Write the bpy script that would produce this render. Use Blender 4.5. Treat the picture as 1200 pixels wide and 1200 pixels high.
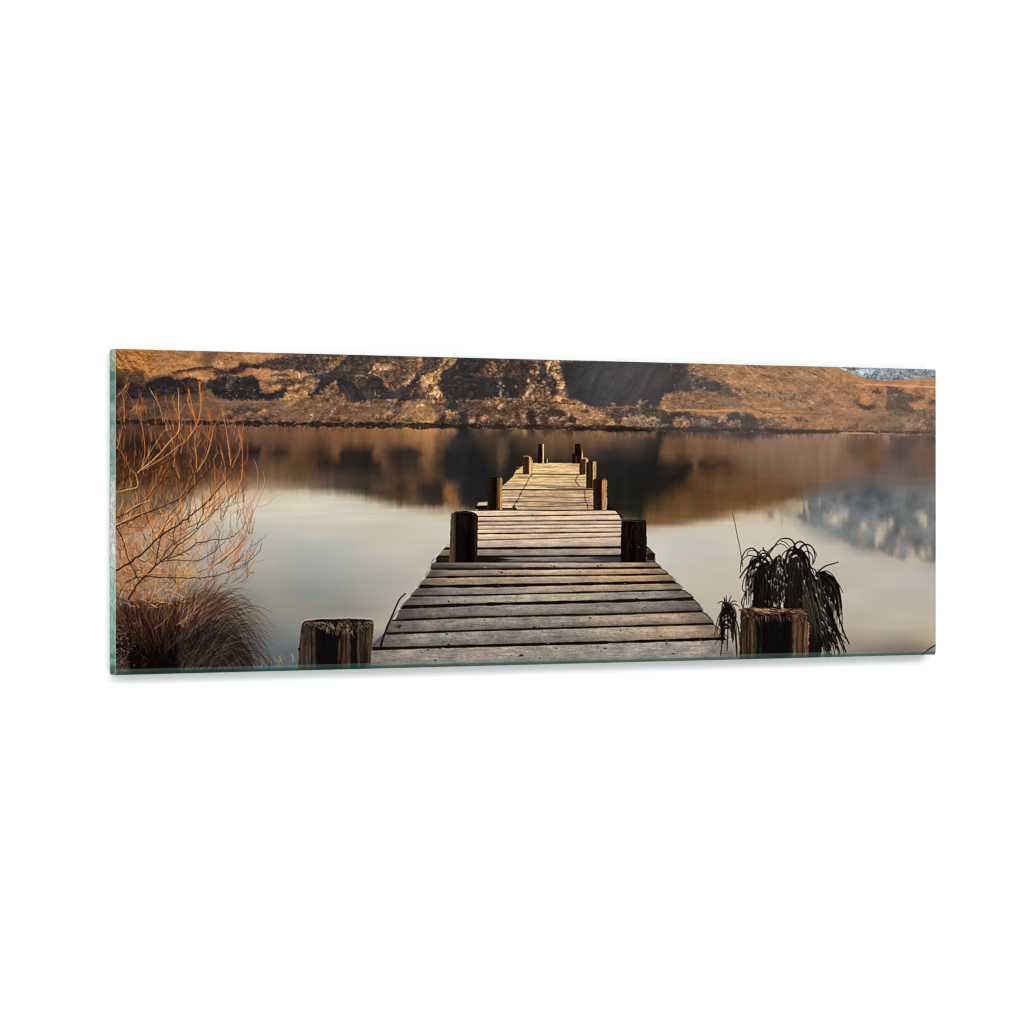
# A framed-less glass wall picture (printed lake jetty landscape) in front of a white studio wall.
import math, random
import numpy as np
try:
    import bpy
except ImportError:
    bpy = None

# ---------------------------------------------------------------- print layout
XL, XR = 135.5, 1095.2            # left / right end of the print, in print units
TL, TR, BL, BR = 408.6, 432.9, 791.1, 767.1
SS = 1.6                          # ink dots per unit
def top_y(x): return TL + (x - XL) * (TR - TL) / (XR - XL)
def bot_y(x): return BL + (x - XL) * (BR - BL) / (XR - XL)

# ---------------------------------------------------------------- noise
def _hash(ix, iy, seed):
    h = (ix.astype(np.int64) * 374761393 + iy.astype(np.int64) * 668265263 + seed * 1442695041) & 0xffffffff
    h = ((h ^ (h >> 13)) * 1274126177) & 0xffffffff
    h = (h ^ (h >> 16)) & 0xffff
    return h / 65535.0
def vn(x, y, seed=0):
    ix = np.floor(x); iy = np.floor(y)
    fx = x - ix; fy = y - iy
    fx = fx * fx * (3 - 2 * fx); fy = fy * fy * (3 - 2 * fy)
    a = _hash(ix, iy, seed); b = _hash(ix + 1, iy, seed)
    c = _hash(ix, iy + 1, seed); d = _hash(ix + 1, iy + 1, seed)
    return (a + (b - a) * fx) * (1 - fy) + (c + (d - c) * fx) * fy
def fbm(x, y, seed=0, o=4, g=0.55):
    s = 0; a = 1; t = 0
    for k in range(o):
        s = s + a * vn(x, y, seed + 17 * k); t += a
        a *= g; x = x * 2.03 + 5.1; y = y * 2.03 + 3.7
    return s / t - 0.5

# ---------------------------------------------------------------- canvas
class Canvas:
    def __init__(s):
        s.w = int((XR - XL) * SS) + 1
        s.h = int(383 * SS) + 1
        s.xs = np.linspace(XL, XR, s.w)
        s.vs = np.linspace(0, 1, s.h)
        T = top_y(s.xs); B = bot_y(s.xs)
        s.X = np.broadcast_to(s.xs, (s.h, s.w)).copy()
        s.Y = T[None, :] + s.vs[:, None] * (B - T)[None, :]
        s.C = np.zeros((s.h, s.w, 3)); s.ID = np.zeros((s.h, s.w), np.int16)
    def box(s, x0, x1, y0, y1):
        i0 = np.searchsorted(s.xs, x0); i1 = np.searchsorted(s.xs, x1) + 1
        i0 = max(0, min(i0, s.w - 1)); i1 = max(i0 + 1, min(i1, s.w))
        xa, xb = s.xs[i0], s.xs[i1 - 1]
        f = lambda x, y: (y - top_y(x)) / (bot_y(x) - top_y(x))
        v0 = min(f(xa, y0), f(xb, y0)); v1 = max(f(xa, y1), f(xb, y1))
        j0 = int(max(0, math.floor(v0 * (s.h - 1)))); j1 = int(min(s.h, math.ceil(v1 * (s.h - 1)) + 1))
        if j1 <= j0 or x1 < XL or x0 > XR: return None
        return slice(j0, j1), slice(i0, i1)
    def put(s, b, a, col, idn=None, th=0.45):
        col = np.asarray(col, float)
        a3 = a[..., None]
        s.C[b] = s.C[b] * (1 - a3) + col * a3
        if idn is not None:
            m = s.ID[b]; m[a > th] = idn

def pmask(X, Y, pts, soft):
    px = np.array([p[0] for p in pts]); py = np.array([p[1] for p in pts])
    ins = np.zeros(X.shape, bool); d2 = np.full(X.shape, 1e9)
    n = len(pts)
    for i in range(n):
        x0, y0 = px[i], py[i]; x1, y1 = px[(i + 1) % n], py[(i + 1) % n]
        if y0 != y1:
            c = ((Y < y0) != (Y < y1)) & (X < (x1 - x0) * (Y - y0) / (y1 - y0) + x0)
            ins ^= c
        dx, dy = x1 - x0, y1 - y0
        L = dx * dx + dy * dy + 1e-9
        t = np.clip(((X - x0) * dx + (Y - y0) * dy) / L, 0, 1)
        d2 = np.minimum(d2, (X - x0 - t * dx) ** 2 + (Y - y0 - t * dy) ** 2)
    d = np.sqrt(d2); d = np.where(ins, d, -d)
    return np.clip(0.5 + d / soft, 0, 1)

def hexc(c): return np.array(c, float)

def fill(cv, pts, col, soft=1.5, warp=1.5, ws=4.0, relief=0.0, rs=2.5, idn=None, a=1.0, seed=1, col2=None, cs=6.0, speck=0.0, stretch=1.0):
    m = warp * 2 + soft + 2
    xs = [p[0] for p in pts]; ys = [p[1] for p in pts]
    b = cv.box(min(xs) - m, max(xs) + m, min(ys) - m, max(ys) + m)
    if b is None: return
    X, Y = cv.X[b], cv.Y[b]
    wx = X + warp * 2.4 * fbm(X / ws, Y / ws, seed, 3, .6); wy = Y + warp * 2.4 * fbm(X / ws, Y / ws, seed + 50, 3, .6)
    if idn == 1:                                   # scrubby, broken edges out on the slope
        wx = wx + 4.6 * fbm(X / 2.1, Y / 1.7, seed + 7, 3, .8); wy = wy + 3.6 * fbm(X / 2.1, Y / 1.7, seed + 57, 3, .8); wx = wx + 3.2 * fbm(X / .9, Y / .8, seed + 8, 2, .8); soft = soft + (1.0 if max(xs) - min(xs) > 16 and max(ys) - min(ys) > 6 else .6)
    al = pmask(wx, wy, pts, soft) * a
    c = np.broadcast_to(hexc(col), X.shape + (3,)).copy()
    if col2 is not None:
        t = np.clip(0.5 + 1.6 * fbm(X / cs, Y / cs * stretch, seed + 9, 4, .6), 0, 1)[..., None]
        c = c * (1 - t) + hexc(col2) * t
    c = tex(c, X, Y, relief, rs, seed, speck)
    cv.put(b, al, c, idn)

def tex(c, X, Y, relief, rs, seed, speck=0.0):
    if relief:
        xr = X * .82 + Y * .57; yr = Y * .82 - X * .57
        e = fbm(xr / (rs * 1.5), yr / rs, seed + 3, 4, .72) + .5 * fbm(xr / (rs * 1.5) - .35, yr / rs - .3, seed + 3, 4, .72) * -1.0
        c = c * np.clip(1 + relief * 3.4 * e, .3, 1.9)[..., None]
    if speck:
        xr = X * .8 + Y * .6; yr = Y * .8 - X * .6
        n = vn(xr / 1.2, yr / 1.05, seed + 77) - .5 + .8 * (vn(X / 2.3, Y / 1.9, seed + 78) - .5)
        c = c * np.clip(1 + speck * 1.7 * n, .25, 2.0)[..., None]
    return c

def catmull(P, n=5):
    if len(P) < 3: return P
    Q = [P[0]] + list(P) + [P[-1]]; out = []
    for i in range(1, len(Q) - 2):
        p0, p1, p2, p3 = [np.array(q, float) for q in Q[i - 1:i + 3]]
        for k in range(n):
            t = k / n
            out.append(tuple(.5 * ((2 * p1) + (-p0 + p2) * t + (2 * p0 - 5 * p1 + 4 * p2 - p3) * t * t + (-p0 + 3 * p1 - 3 * p2 + p3) * t ** 3)))
    out.append(tuple(P[-1])); return out

def stroke(cv, P, w0, w1, col, idn=None, a=1.0, col1=None, n=5, soft=0.9, th=0.4, dotted=0, wob=0):
    P = catmull(P, n)
    if wob:
        rr = random.Random(int(P[0][0] * 91 + P[0][1] * 7)); P = [(x + rr.gauss(0, wob), y + rr.gauss(0, wob)) for x, y in P]
    xs = [p[0] for p in P]; ys = [p[1] for p in P]
    m = max(w0, w1) / 2 + 1.2
    b = cv.box(min(xs) - m, max(xs) + m, min(ys) - m, max(ys) + m)
    if b is None: return
    X, Y = cv.X[b], cv.Y[b]
    A = np.zeros(X.shape); Tt = np.zeros(X.shape)
    N = len(P) - 1
    for i in range(N):
        (x0, y0), (x1, y1) = P[i], P[i + 1]
        dx, dy = x1 - x0, y1 - y0
        t = np.clip(((X - x0) * dx + (Y - y0) * dy) / (dx * dx + dy * dy + 1e-9), 0, 1)
        d = np.sqrt((X - x0 - t * dx) ** 2 + (Y - y0 - t * dy) ** 2)
        g = (i + t) / N
        w = w0 + (w1 - w0) * g
        al = np.clip((w / 2 - d) / soft + 0.5, 0, 1) * np.clip(w / 0.8, 0, 1)
        k = al > A
        A[k] = al[k]; Tt[k] = g[k]
    if col1 is not None:
        c = hexc(col) * (1 - Tt[..., None]) + hexc(col1) * Tt[..., None]
    else: c = hexc(col)
    if dotted:
        A = A * (1 - dotted * (vn(X / 2.2, Y / 2.2, int(abs(xs[0] * 7)) % 999) > .55))
    cv.put(b, A * a, c, idn, th)

def blob(cv, x, y, rx, ry, col, a=1.0, soft=1.0, idn=None, seed=0, warp=.3):
    b = cv.box(x - rx * 1.8 - 2, x + rx * 1.8 + 2, y - ry * 1.8 - 2, y + ry * 1.8 + 2)
    if b is None: return
    X, Y = cv.X[b], cv.Y[b]
    d = np.sqrt(((X - x) / rx) ** 2 + ((Y - y) / ry) ** 2) + warp * 2 * fbm(X / 2.5, Y / 2.5, seed + int(x), 3)
    al = np.clip((1 - d) / soft + .5 * (soft < .99), 0, 1) if soft < .99 else np.clip(1.25 - d, 0, 1) ** 1.5
    cv.put(b, np.clip(al, 0, 1) * a, col, idn)

def bush(cv, x, y, rx, ry, col, idn=None, seed=0, dark=(48, 38, 34), a=.95):
    b = cv.box(x - rx * 1.5 - 2, x + rx * 1.5 + 2, y - ry * 1.5 - 2, y + ry * 1.5 + 2)
    if b is None: return
    X, Y = cv.X[b], cv.Y[b]
    u = (X - x) / rx; v = (Y - y) / ry
    d = np.sqrt(u * u + v * v) + 1.1 * fbm(X / 3, Y / 3, seed + int(x * 3), 4, .7)
    al = np.clip((1.02 - d) / .22, 0, 1) * a
    sh = np.clip(.5 + .55 * v + .25 * u + 1.2 * fbm(X / 1.8, Y / 1.8, seed + 5, 3, .8), 0, 1)[..., None]
    c = hexc(col) * 1.15 * (1 - sh) + hexc(dark) * sh
    c = tex(c, X, Y, .22, 1.7, seed + 11, .14)
    cv.put(b, al, c, idn)

# ---------------------------------------------------------------- which printed motif is which
LAKE, HILL, MOUNT, JETTY, SHRUB, TUSSOCK, TREEPLANT, SMALLPLANT, ROD, REED = range(10)
POST0 = 20

def shore(x): return 496.3 + (x - 136) * 0.0135

def paint():
    cv = Canvas(); rnd = random.Random(7)
    X, Y = cv.X, cv.Y
    # ---- water: soft bands of reflected slope, cloud and peak
    R = {
     496: [(136,(75,52,45)),(200,(90,60,48)),(250,(98,66,52)),(300,(112,76,60)),(350,(105,72,55)),(400,(124,84,60)),(450,(138,95,62)),(505,(168,122,78)),(530,(130,92,64)),(539,(36,36,40)),(548,(36,36,40)),(556,(104,82,64)),(600,(88,68,54)),(640,(114,84,60)),(700,(134,98,68)),(765,(112,82,62)),(772,(45,42,45)),(790,(84,68,62)),(850,(120,92,75)),(875,(62,60,62)),(900,(110,88,78)),(950,(150,115,92)),(1000,(150,115,92)),(1050,(130,102,85)),(1095,(92,80,78))],
     508: [(136,(60,42,38)),(200,(80,55,45)),(300,(104,72,57)),(400,(122,82,56)),(450,(130,90,58)),(506,(160,116,74)),(520,(118,84,58)),(532,(92,70,54)),(539,(38,37,40)),(550,(44,41,42)),(560,(74,60,50)),(590,(86,66,52)),(640,(112,84,58)),(700,(126,92,64)),(765,(98,74,58)),(773,(44,42,44)),(785,(82,66,58)),(850,(124,94,74)),(875,(64,60,62)),(896,(84,72,68)),(910,(128,98,80)),(980,(150,114,92)),(1050,(126,98,82)),(1095,(94,80,76))],
     516: [(136,(42,30,28)),(170,(46,33,30)),(200,(75,52,42)),(300,(95,65,50)),(350,(100,70,50)),(400,(115,78,52)),(450,(120,82,55)),(505,(152,110,70)),(520,(95,72,52)),(530,(46,42,40)),(560,(52,44,39)),(580,(84,66,50)),(590,(96,76,56)),(600,(56,46,40)),(640,(105,80,55)),(700,(108,80,58)),(750,(78,60,50)),(770,(52,44,42)),(780,(108,78,58)),(830,(130,95,70)),(860,(125,92,72)),(900,(135,105,85)),(980,(145,112,90)),(1002,(112,86,70)),(1020,(105,75,55)),(1040,(125,98,80)),(1050,(88,76,74)),(1064,(84,74,72)),(1078,(120,92,75)),(1095,(98,78,70))],
     530: [(136,(28,22,26)),(165,(30,23,26)),(185,(48,34,32)),(200,(60,42,35)),(240,(65,45,38)),(283,(58,42,34)),(292,(36,27,26)),(304,(36,27,26)),(308,(90,64,48)),(325,(52,38,33)),(332,(54,38,32)),(342,(95,68,46)),(370,(75,52,40)),(377,(60,44,38)),(395,(112,77,48)),(402,(44,34,30)),(436,(40,32,30)),(443,(110,78,50)),(460,(50,39,33)),(486,(48,38,33)),(497,(118,84,54)),(504,(132,96,62)),(514,(88,66,48)),(523,(36,33,34)),(560,(33,32,33)),(578,(56,46,38)),(588,(98,78,56)),(598,(42,36,32)),(640,(80,62,44)),(690,(72,56,46)),(710,(44,40,38)),(745,(60,49,42)),(770,(40,37,35)),(775,(118,82,56)),(800,(105,76,55)),(850,(120,85,60)),(900,(130,98,74)),(980,(142,108,84)),(998,(106,82,68)),(1012,(112,75,48)),(1030,(110,78,55)),(1041,(84,73,71)),(1060,(88,76,74)),(1070,(115,90,72)),(1095,(120,88,68))],
     545: [(136,(50,32,26)),(200,(75,50,36)),(285,(62,45,36)),(300,(88,64,48)),(345,(90,66,46)),(370,(88,64,46)),(376,(54,42,36)),(400,(38,32,30)),(440,(38,32,30)),(448,(85,62,44)),(464,(56,43,35)),(486,(58,44,35)),(500,(108,78,50)),(512,(74,56,44)),(522,(34,32,33)),(565,(29,29,30)),(580,(48,42,36)),(588,(82,66,48)),(596,(35,33,30)),(660,(38,34,31)),(720,(31,30,28)),(770,(29,28,26)),(790,(48,40,33)),(806,(34,30,27)),(812,(100,75,50)),(820,(54,42,32)),(850,(72,50,37)),(870,(110,78,52)),(900,(118,86,60)),(950,(135,102,78)),(1000,(128,95,74)),(1020,(105,72,50)),(1040,(98,82,74)),(1060,(100,84,76)),(1095,(115,85,68))],
     560: [(136,(70,46,32)),(200,(95,65,45)),(290,(102,76,55)),(340,(106,80,58)),(360,(105,80,58)),(380,(88,68,54)),(400,(66,52,44)),(440,(58,46,39)),(470,(76,56,40)),(500,(82,60,44)),(514,(78,56,42)),(524,(38,35,34)),(570,(27,28,28)),(590,(42,38,33)),(700,(29,29,27)),(790,(27,26,24)),(800,(34,29,25)),(812,(88,61,40)),(860,(98,67,41)),(900,(110,75,48)),(950,(125,92,68)),(990,(118,90,72)),(1010,(98,86,82)),(1040,(105,95,92)),(1070,(102,90,84)),(1095,(112,92,80))],
     571: [(136,(120,85,58)),(200,(140,105,76)),(290,(158,130,102)),(325,(150,128,102)),(370,(118,100,80)),(400,(68,56,47)),(430,(56,47,40)),(446,(80,60,44)),(470,(60,48,38)),(484,(84,60,42)),(494,(44,38,34)),(516,(44,37,33)),(524,(112,78,50)),(532,(98,68,46)),(540,(34,32,31)),(570,(26,28,28)),(700,(28,28,26)),(780,(29,27,24)),(792,(58,43,30)),(820,(98,66,38)),(860,(105,72,42)),(900,(105,70,40)),(930,(108,74,46)),(955,(116,88,68)),(975,(98,90,86)),(1000,(92,97,102)),(1020,(80,86,94)),(1040,(100,106,110)),(1095,(105,108,110))],
     577: [(136,(165,135,105)),(290,(192,170,142)),(330,(192,178,156)),(370,(172,156,134)),(396,(140,122,100)),(420,(84,70,58)),(445,(66,54,44)),(484,(80,58,42)),(494,(46,39,34)),(516,(46,38,33)),(524,(118,82,52)),(532,(104,72,48)),(540,(36,33,31)),(570,(26,28,28)),(760,(28,27,25)),(785,(58,43,28)),(800,(92,63,37)),(900,(105,70,39)),(930,(104,72,45)),(950,(108,88,72)),(965,(98,96,94)),(1000,(94,99,104)),(1016,(74,81,90)),(1030,(88,95,101)),(1050,(110,116,118)),(1095,(106,110,112))],
     583: [(136,(180,160,130)),(290,(202,188,164)),(350,(202,193,174)),(390,(194,184,164)),(416,(172,156,134)),(440,(120,100,80)),(458,(78,62,48)),(484,(84,62,45)),(494,(48,41,35)),(516,(48,40,34)),(524,(120,84,54)),(533,(108,76,50)),(541,(36,33,31)),(570,(26,28,27)),(750,(29,28,25)),(775,(60,44,28)),(800,(100,68,38)),(850,(102,70,40)),(900,(104,70,38)),(926,(100,72,46)),(940,(110,96,82)),(955,(100,102,102)),(1000,(95,100,105)),(1012,(70,78,87)),(1035,(92,99,104)),(1048,(118,124,126)),(1060,(112,118,120)),(1095,(108,112,115))],
     590: [(136,(185,170,145)),(290,(206,196,174)),(400,(204,196,178)),(440,(190,178,158)),(462,(136,118,98)),(480,(100,82,64)),(494,(66,54,44)),(515,(60,49,40)),(524,(122,86,56)),(534,(112,80,54)),(544,(44,40,36)),(570,(34,34,32)),(750,(30,30,26)),(765,(60,44,28)),(790,(98,68,40)),(850,(105,72,42)),(880,(106,73,42)),(900,(120,88,58)),(912,(140,112,84)),(935,(160,142,120)),(945,(120,116,110)),(965,(112,115,114)),(1000,(96,102,106)),(1013,(72,79,88)),(1040,(92,98,103)),(1070,(112,114,114)),(1095,(105,110,113))],
     597: [(136,(186,174,152)),(290,(205,198,180)),(400,(203,197,181)),(470,(194,182,162)),(500,(168,150,126)),(525,(152,126,100)),(545,(110,92,74)),(570,(48,44,38)),(750,(30,30,26)),(757,(62,46,29)),(790,(102,71,42)),(840,(106,74,43)),(870,(122,88,55)),(900,(156,128,98)),(910,(150,128,104)),(935,(165,150,132)),(945,(118,118,114)),(965,(125,124,118)),(1000,(98,104,108)),(1015,(84,90,96)),(1040,(98,103,106)),(1079,(128,126,120)),(1095,(105,110,113))],
     605: [(136,(184,174,155)),(290,(202,197,181)),(400,(200,196,181)),(500,(197,190,173)),(550,(180,164,140)),(750,(48,40,29)),(760,(98,70,42)),(800,(108,76,46)),(830,(120,88,56)),(850,(150,122,90)),(870,(188,168,142)),(890,(196,180,158)),(902,(160,150,136)),(910,(186,172,152)),(930,(160,150,136)),(942,(118,122,122)),(970,(150,142,132)),(980,(148,140,130)),(1000,(102,106,108)),(1040,(102,106,108)),(1080,(150,140,125)),(1095,(110,113,115))],
     613: [(136,(178,170,154)),(290,(194,191,178)),(400,(198,192,177)),(530,(197,191,176)),(755,(110,80,52)),(780,(116,86,55)),(800,(140,112,80)),(820,(180,160,132)),(850,(200,188,168)),(900,(198,186,167)),(930,(190,180,164)),(943,(136,135,131)),(975,(150,144,134)),(1000,(112,113,113)),(1015,(130,125,118)),(1030,(135,128,120)),(1045,(118,117,114)),(1095,(106,110,113))],
     619: [(136,(172,166,152)),(290,(190,186,174)),(450,(197,189,173)),(530,(196,190,176)),(755,(170,155,132)),(775,(186,172,150)),(820,(198,188,170)),(900,(199,188,170)),(930,(194,184,168)),(948,(160,154,146)),(975,(128,128,126)),(1000,(120,118,115)),(1015,(150,140,128)),(1030,(150,142,131)),(1045,(118,117,114)),(1095,(110,112,114))],
     628: [(136,(168,162,150)),(290,(186,181,169)),(350,(189,187,175)),(450,(196,188,172)),(530,(195,190,176)),(757,(197,193,182)),(850,(201,191,173)),(900,(200,190,174)),(940,(192,183,168)),(962,(160,154,145)),(985,(132,128,124)),(1000,(124,120,116)),(1020,(160,148,135)),(1035,(148,140,130)),(1050,(124,120,116)),(1095,(116,116,116))],
     640: [(136,(165,158,146)),(290,(184,178,166)),(350,(180,178,168)),(400,(182,180,170)),(450,(193,184,167)),(520,(191,185,171)),(760,(196,192,181)),(900,(198,189,173)),(950,(196,187,172)),(985,(184,176,163)),(1003,(150,143,135)),(1020,(140,132,125)),(1040,(138,131,123)),(1060,(158,146,132)),(1080,(158,145,130)),(1095,(132,128,124))],
     655: [(136,(160,152,140)),(320,(178,172,160)),(350,(172,170,161)),(420,(177,175,166)),(500,(186,179,166)),(760,(195,190,179)),(900,(196,186,170)),(1000,(189,181,167)),(1040,(182,173,159)),(1070,(190,175,154)),(1095,(168,157,143))],
     675: [(136,(150,142,130)),(300,(168,163,151)),(360,(158,158,151)),(450,(172,168,157)),(500,(182,175,162)),(780,(198,188,172)),(850,(194,184,168)),(950,(190,182,168)),(1095,(182,176,166))],
     695: [(136,(135,127,116)),(300,(146,141,130)),(320,(152,146,134)),(360,(139,140,134)),(400,(146,145,137)),(450,(167,161,149)),(490,(179,171,159)),(820,(192,179,160)),(1000,(188,179,165)),(1095,(184,175,163))],
     715: [(136,(125,118,108)),(300,(135,130,121)),(330,(147,139,127)),(390,(139,133,121)),(430,(151,144,130)),(470,(173,164,149)),(840,(185,173,157)),(1000,(187,175,158)),(1095,(184,173,159))],
     735: [(136,(115,110,102)),(310,(122,119,112)),(345,(134,131,123)),(450,(173,161,145)),(1000,(180,167,149)),(1060,(187,173,155)),(1095,(186,172,154))],
     750: [(136,(100,96,90)),(310,(108,110,107)),(345,(116,118,115)),(990,(168,154,137)),(1020,(166,152,135)),(1060,(156,143,125)),(1095,(180,163,142))],
     763: [(136,(95,92,88)),(310,(96,99,99)),(350,(98,104,104)),(990,(146,133,118)),(1040,(122,112,100)),(1075,(124,112,100)),(1095,(150,130,115))],
     793: [(136,(90,90,88)),(310,(90,94,94)),(350,(92,98,98)),(990,(130,118,105)),(1040,(112,102,92)),(1095,(125,110,98))],
    }
    ys = sorted(R); tab = np.zeros((len(ys), cv.w, 3))
    for r, yk in enumerate(ys):
        kx = [p[0] for p in R[yk]]
        for c in range(3): tab[r, :, c] = np.interp(cv.xs, kx, [p[1][c] for p in R[yk]])
    # let the streaky edge of the reflection wander in height from column to column
    ragged = 5.5 * (fbm(X / 6.0, X * 0 + 3, 31, 4, .7)) + 3.0 * fbm(X / 25, X * 0, 32, 2)
    ze = np.exp(-((Y - 588) / 22.0) ** 2)
    Yw = Y + ragged * np.clip(ze, 0, 1)
    idx = np.clip(np.searchsorted(ys, Yw.ravel()).reshape(Yw.shape), 1, len(ys) - 1)
    ya = np.array(ys, float)
    t = np.clip((Yw - ya[idx - 1]) / (ya[idx] - ya[idx - 1]), 0, 1)
    t = (t * .5 + .5 * t * t * (3 - 2 * t))[..., None]
    i0_ = np.broadcast_to(np.arange(cv.w), Y.shape); ii = i0_
    ii = np.clip(ii + (SS * (7 * fbm(X / 16, Y / 14, 33, 3, .5) + 4 * fbm(X / 5, Y / 30, 34, 2, .6)) * np.clip((Y - 500) / 12, 0, 1) * np.clip((622 - Y) / 10, 0, 1)).round().astype(int), 0, cv.w - 1)
    Yw = Yw + 7 * fbm(X / 16, Y / 14, 35, 3) * np.clip((Y - 508) / 12, 0, 1) * np.clip((570 - Y) / 10, 0, 1)
    idx = np.clip(np.searchsorted(ys, Yw.ravel()).reshape(Yw.shape), 1, len(ys) - 1)
    t = np.clip((Yw - ya[idx - 1]) / (ya[idx] - ya[idx - 1]), 0, 1)[..., None]
    cv.C[:] = tab[idx - 1, ii] * (1 - t) + tab[idx, ii] * t
    ii = i0_
    near = np.clip((625 - Y) / 20, 0, 1)
    lum = cv.C.mean(-1)
    darkish = np.clip((175 - lum) / 90, 0, 1)
    st = (fbm(X / 6.5, Y / 60, 41, 3, .5) * .7 + fbm(X / 17, Y / 40, 42, 2) * .8) * (1 - .5 * np.clip((X - 760) / 120, 0, 1))
    cv.C *= (1 + .36 * st * near * darkish)[..., None]
    shn = np.clip(1 - (Y - shore(X)) / 12, 0, 1)
    cv.C *= (1 + .95 * fbm(X / 2.1, Y / 9, 43, 4, .75) * shn)[..., None]
    cv.C *= (1 + .07 * fbm(X / 60, Y / 3.4, 44, 2) * near * np.clip((Y - 535) / 20, 0, 1))[..., None]
    cv.C *= (1 + .075 * fbm(X / 75, Y / 26, 45, 3))[..., None]
    cool = (np.clip(1 - (X - 280) / 240, 0, 1) * np.clip((Y - 610) / 30, 0, 1) * .03)[..., None]; cv.C = cv.C * (1 - cool * hexc((1.6, .8, .2)))
    warmn = fbm(X / 55, Y / 28, 46, 3)
    cv.C[..., 0] *= 1 + .035 * warmn; cv.C[..., 2] *= 1 - .05 * warmn
    mpoly = [(940,612),(934,606),(940,594),(950,585),(975,578),(1010,573),(1040,568),(1100,566),(1100,658),(1080,657),(1068,650),(1056,656),(1044,651),(1030,645),(1020,641),(1008,644),(999,640),(986,630),(970,622),(956,616)]
    b = cv.box(915, 1100, 555, 668); XX, YY = cv.X[b], cv.Y[b]
    rg_ = 9 * fbm(XX / 3.4, XX * 0 + 4, 47, 4, .6) * np.clip((YY - 590) / 30, 0, 1)
    ma = pmask(XX, YY + rg_ * .8, mpoly, 6) * np.clip((YY - 568) / 16, 0, 1)
    mcol = hexc((106,109,111)) * (1 + .16 * fbm(XX / 6, YY / 26, 48, 3, .5) + .75 * fbm(XX / 16, YY / 20, 49, 3))[..., None]
    cv.put(b, ma * .72, mcol)
    wz = (np.clip((X - 800) / 120, 0, 1) * np.clip((590 - Y) / 30, 0, 1) * .38 * np.clip((cv.C[..., 0] - 70) / 20, 0, 1))[..., None]
    cv.C = cv.C * (1 - wz) + (cv.C.mean(-1, keepdims=True) * hexc((1.17, .98, .85)) + 4) * wz
    # pale snowy streaks and dark wedges inside the reflection
    for (x, y, rx, ry, c, a) in [(977,608,7,9,(212,190,164),.9),(985,602,3,9,(190,176,158),.6),(990,603,3,8,(200,184,162),.7),(966,606,3,7,(160,160,155),.6),
        (1011,616,4,8,(205,186,162),.85),(1006,624,3,8,(160,146,135),.6),(1030,626,5,13,(208,190,164),.9),(1036,618,4,10,(196,178,156),.7),(1043,613,3,9,(198,182,158),.75),(1026,634,3,10,(200,182,158),.8),
        (1057,623,4,8,(176,160,142),.7),(1052,634,3,8,(170,155,138),.6),(1079,608,4,10,(206,186,152),.85),(1083,612,2.5,9,(212,192,158),.7),(1074,602,3,6,(170,160,145),.6),
        (1067,648,5,9,(196,178,154),.8),(1080,650,4,9,(196,178,154),.8),(1088,646,3,8,(176,160,142),.6),(1050,648,3,8,(186,170,150),.6),
        (944,594,1.8,8,(206,184,156),.8),(938,597,1.8,8,(200,178,150),.75),(959,590,1.5,9,(160,155,145),.6),(946,604,2,9,(190,178,160),.5),(909,605,3,8,(204,188,162),.7),(897,606,2,5,(196,180,155),.6),
        (902,602,4,6,(120,108,96),.55),(915,612,1.4,7,(160,150,140),.5),(922,600,2,7,(150,130,110),.4),(1013,594,9,8,(68,76,86),.55),(1048,583,5,12,(130,136,136),.5),(955,615,8,6,(128,130,127),.5),
        (1003,634,7,7,(122,116,112),.5),(1020,640,4,7,(122,114,110),.45),(1043,640,6,8,(118,114,112),.5),(1062,606,6,9,(100,106,110),.4)]:
        blob(cv, x, y, rx * 1.45, ry * 1.25, c, a * .8, seed=5, warp=.22)

    # ---- hillside
    hm = np.clip((shore(X) + 2.2 * fbm(X / 4, X * 0, 60, 3) - Y) / 1.2 + .5, 0, 1)
    K = [136,180,230,250,300,345,370,430,490,540,610,650,700,760,800,850,900,950,1000,1040,1095]
    H = {0.00:[(175,115,62),(182,122,68),(178,118,66),(165,110,64),(188,130,78),(120,88,62),(112,86,66),(92,76,60),(128,98,68),(60,52,48),(85,68,52),(170,130,85),(62,62,64),(58,58,60),(120,98,72),(165,124,84),(160,116,80),(160,118,82),(172,124,78),(160,150,135),(158,146,130)],
         0.33:[(72,48,38),(178,118,66),(184,124,70),(180,122,70),(176,122,76),(198,142,86),(130,98,72),(110,84,64),(150,114,80),(60,50,45),(95,74,56),(150,112,74),(64,64,66),(60,60,62),(110,90,72),(172,126,84),(168,122,80),(158,118,84),(168,118,80),(182,122,76),(188,130,88)],
         0.60:[(60,40,34),(70,52,44),(90,66,50),(120,86,60),(140,100,68),(170,124,76),(130,96,64),(100,76,58),(150,112,76),(58,50,46),(125,92,64),(140,104,70),(80,72,66),(75,70,66),(128,98,74),(150,112,82),(160,116,82),(156,114,84),(160,114,80),(130,102,78),(160,114,78)],
         0.78:[(95,66,50),(108,78,60),(112,82,62),(118,86,66),(122,90,70),(124,90,66),(128,88,60),(126,90,64),(150,112,72),(100,78,60),(128,92,64),(150,112,76),(140,104,74),(150,108,76),(160,114,74),(175,126,84),(176,126,84),(172,122,84),(160,112,78),(130,102,80),(136,108,84)],
         1.00:[(84,58,44),(100,70,54),(110,80,62),(116,84,64),(128,92,68),(130,94,66),(130,92,62),(134,94,62),(150,110,70),(84,66,54),(120,88,62),(134,98,68),(130,98,72),(140,104,78),(110,88,72),(110,90,76),(130,100,78),(150,108,80),(140,102,78),(120,96,82),(118,98,86)]}
    fy = sorted(H); F = np.clip((Y - top_y(X)) / (shore(X) - top_y(X)), 0, 1)
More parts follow.
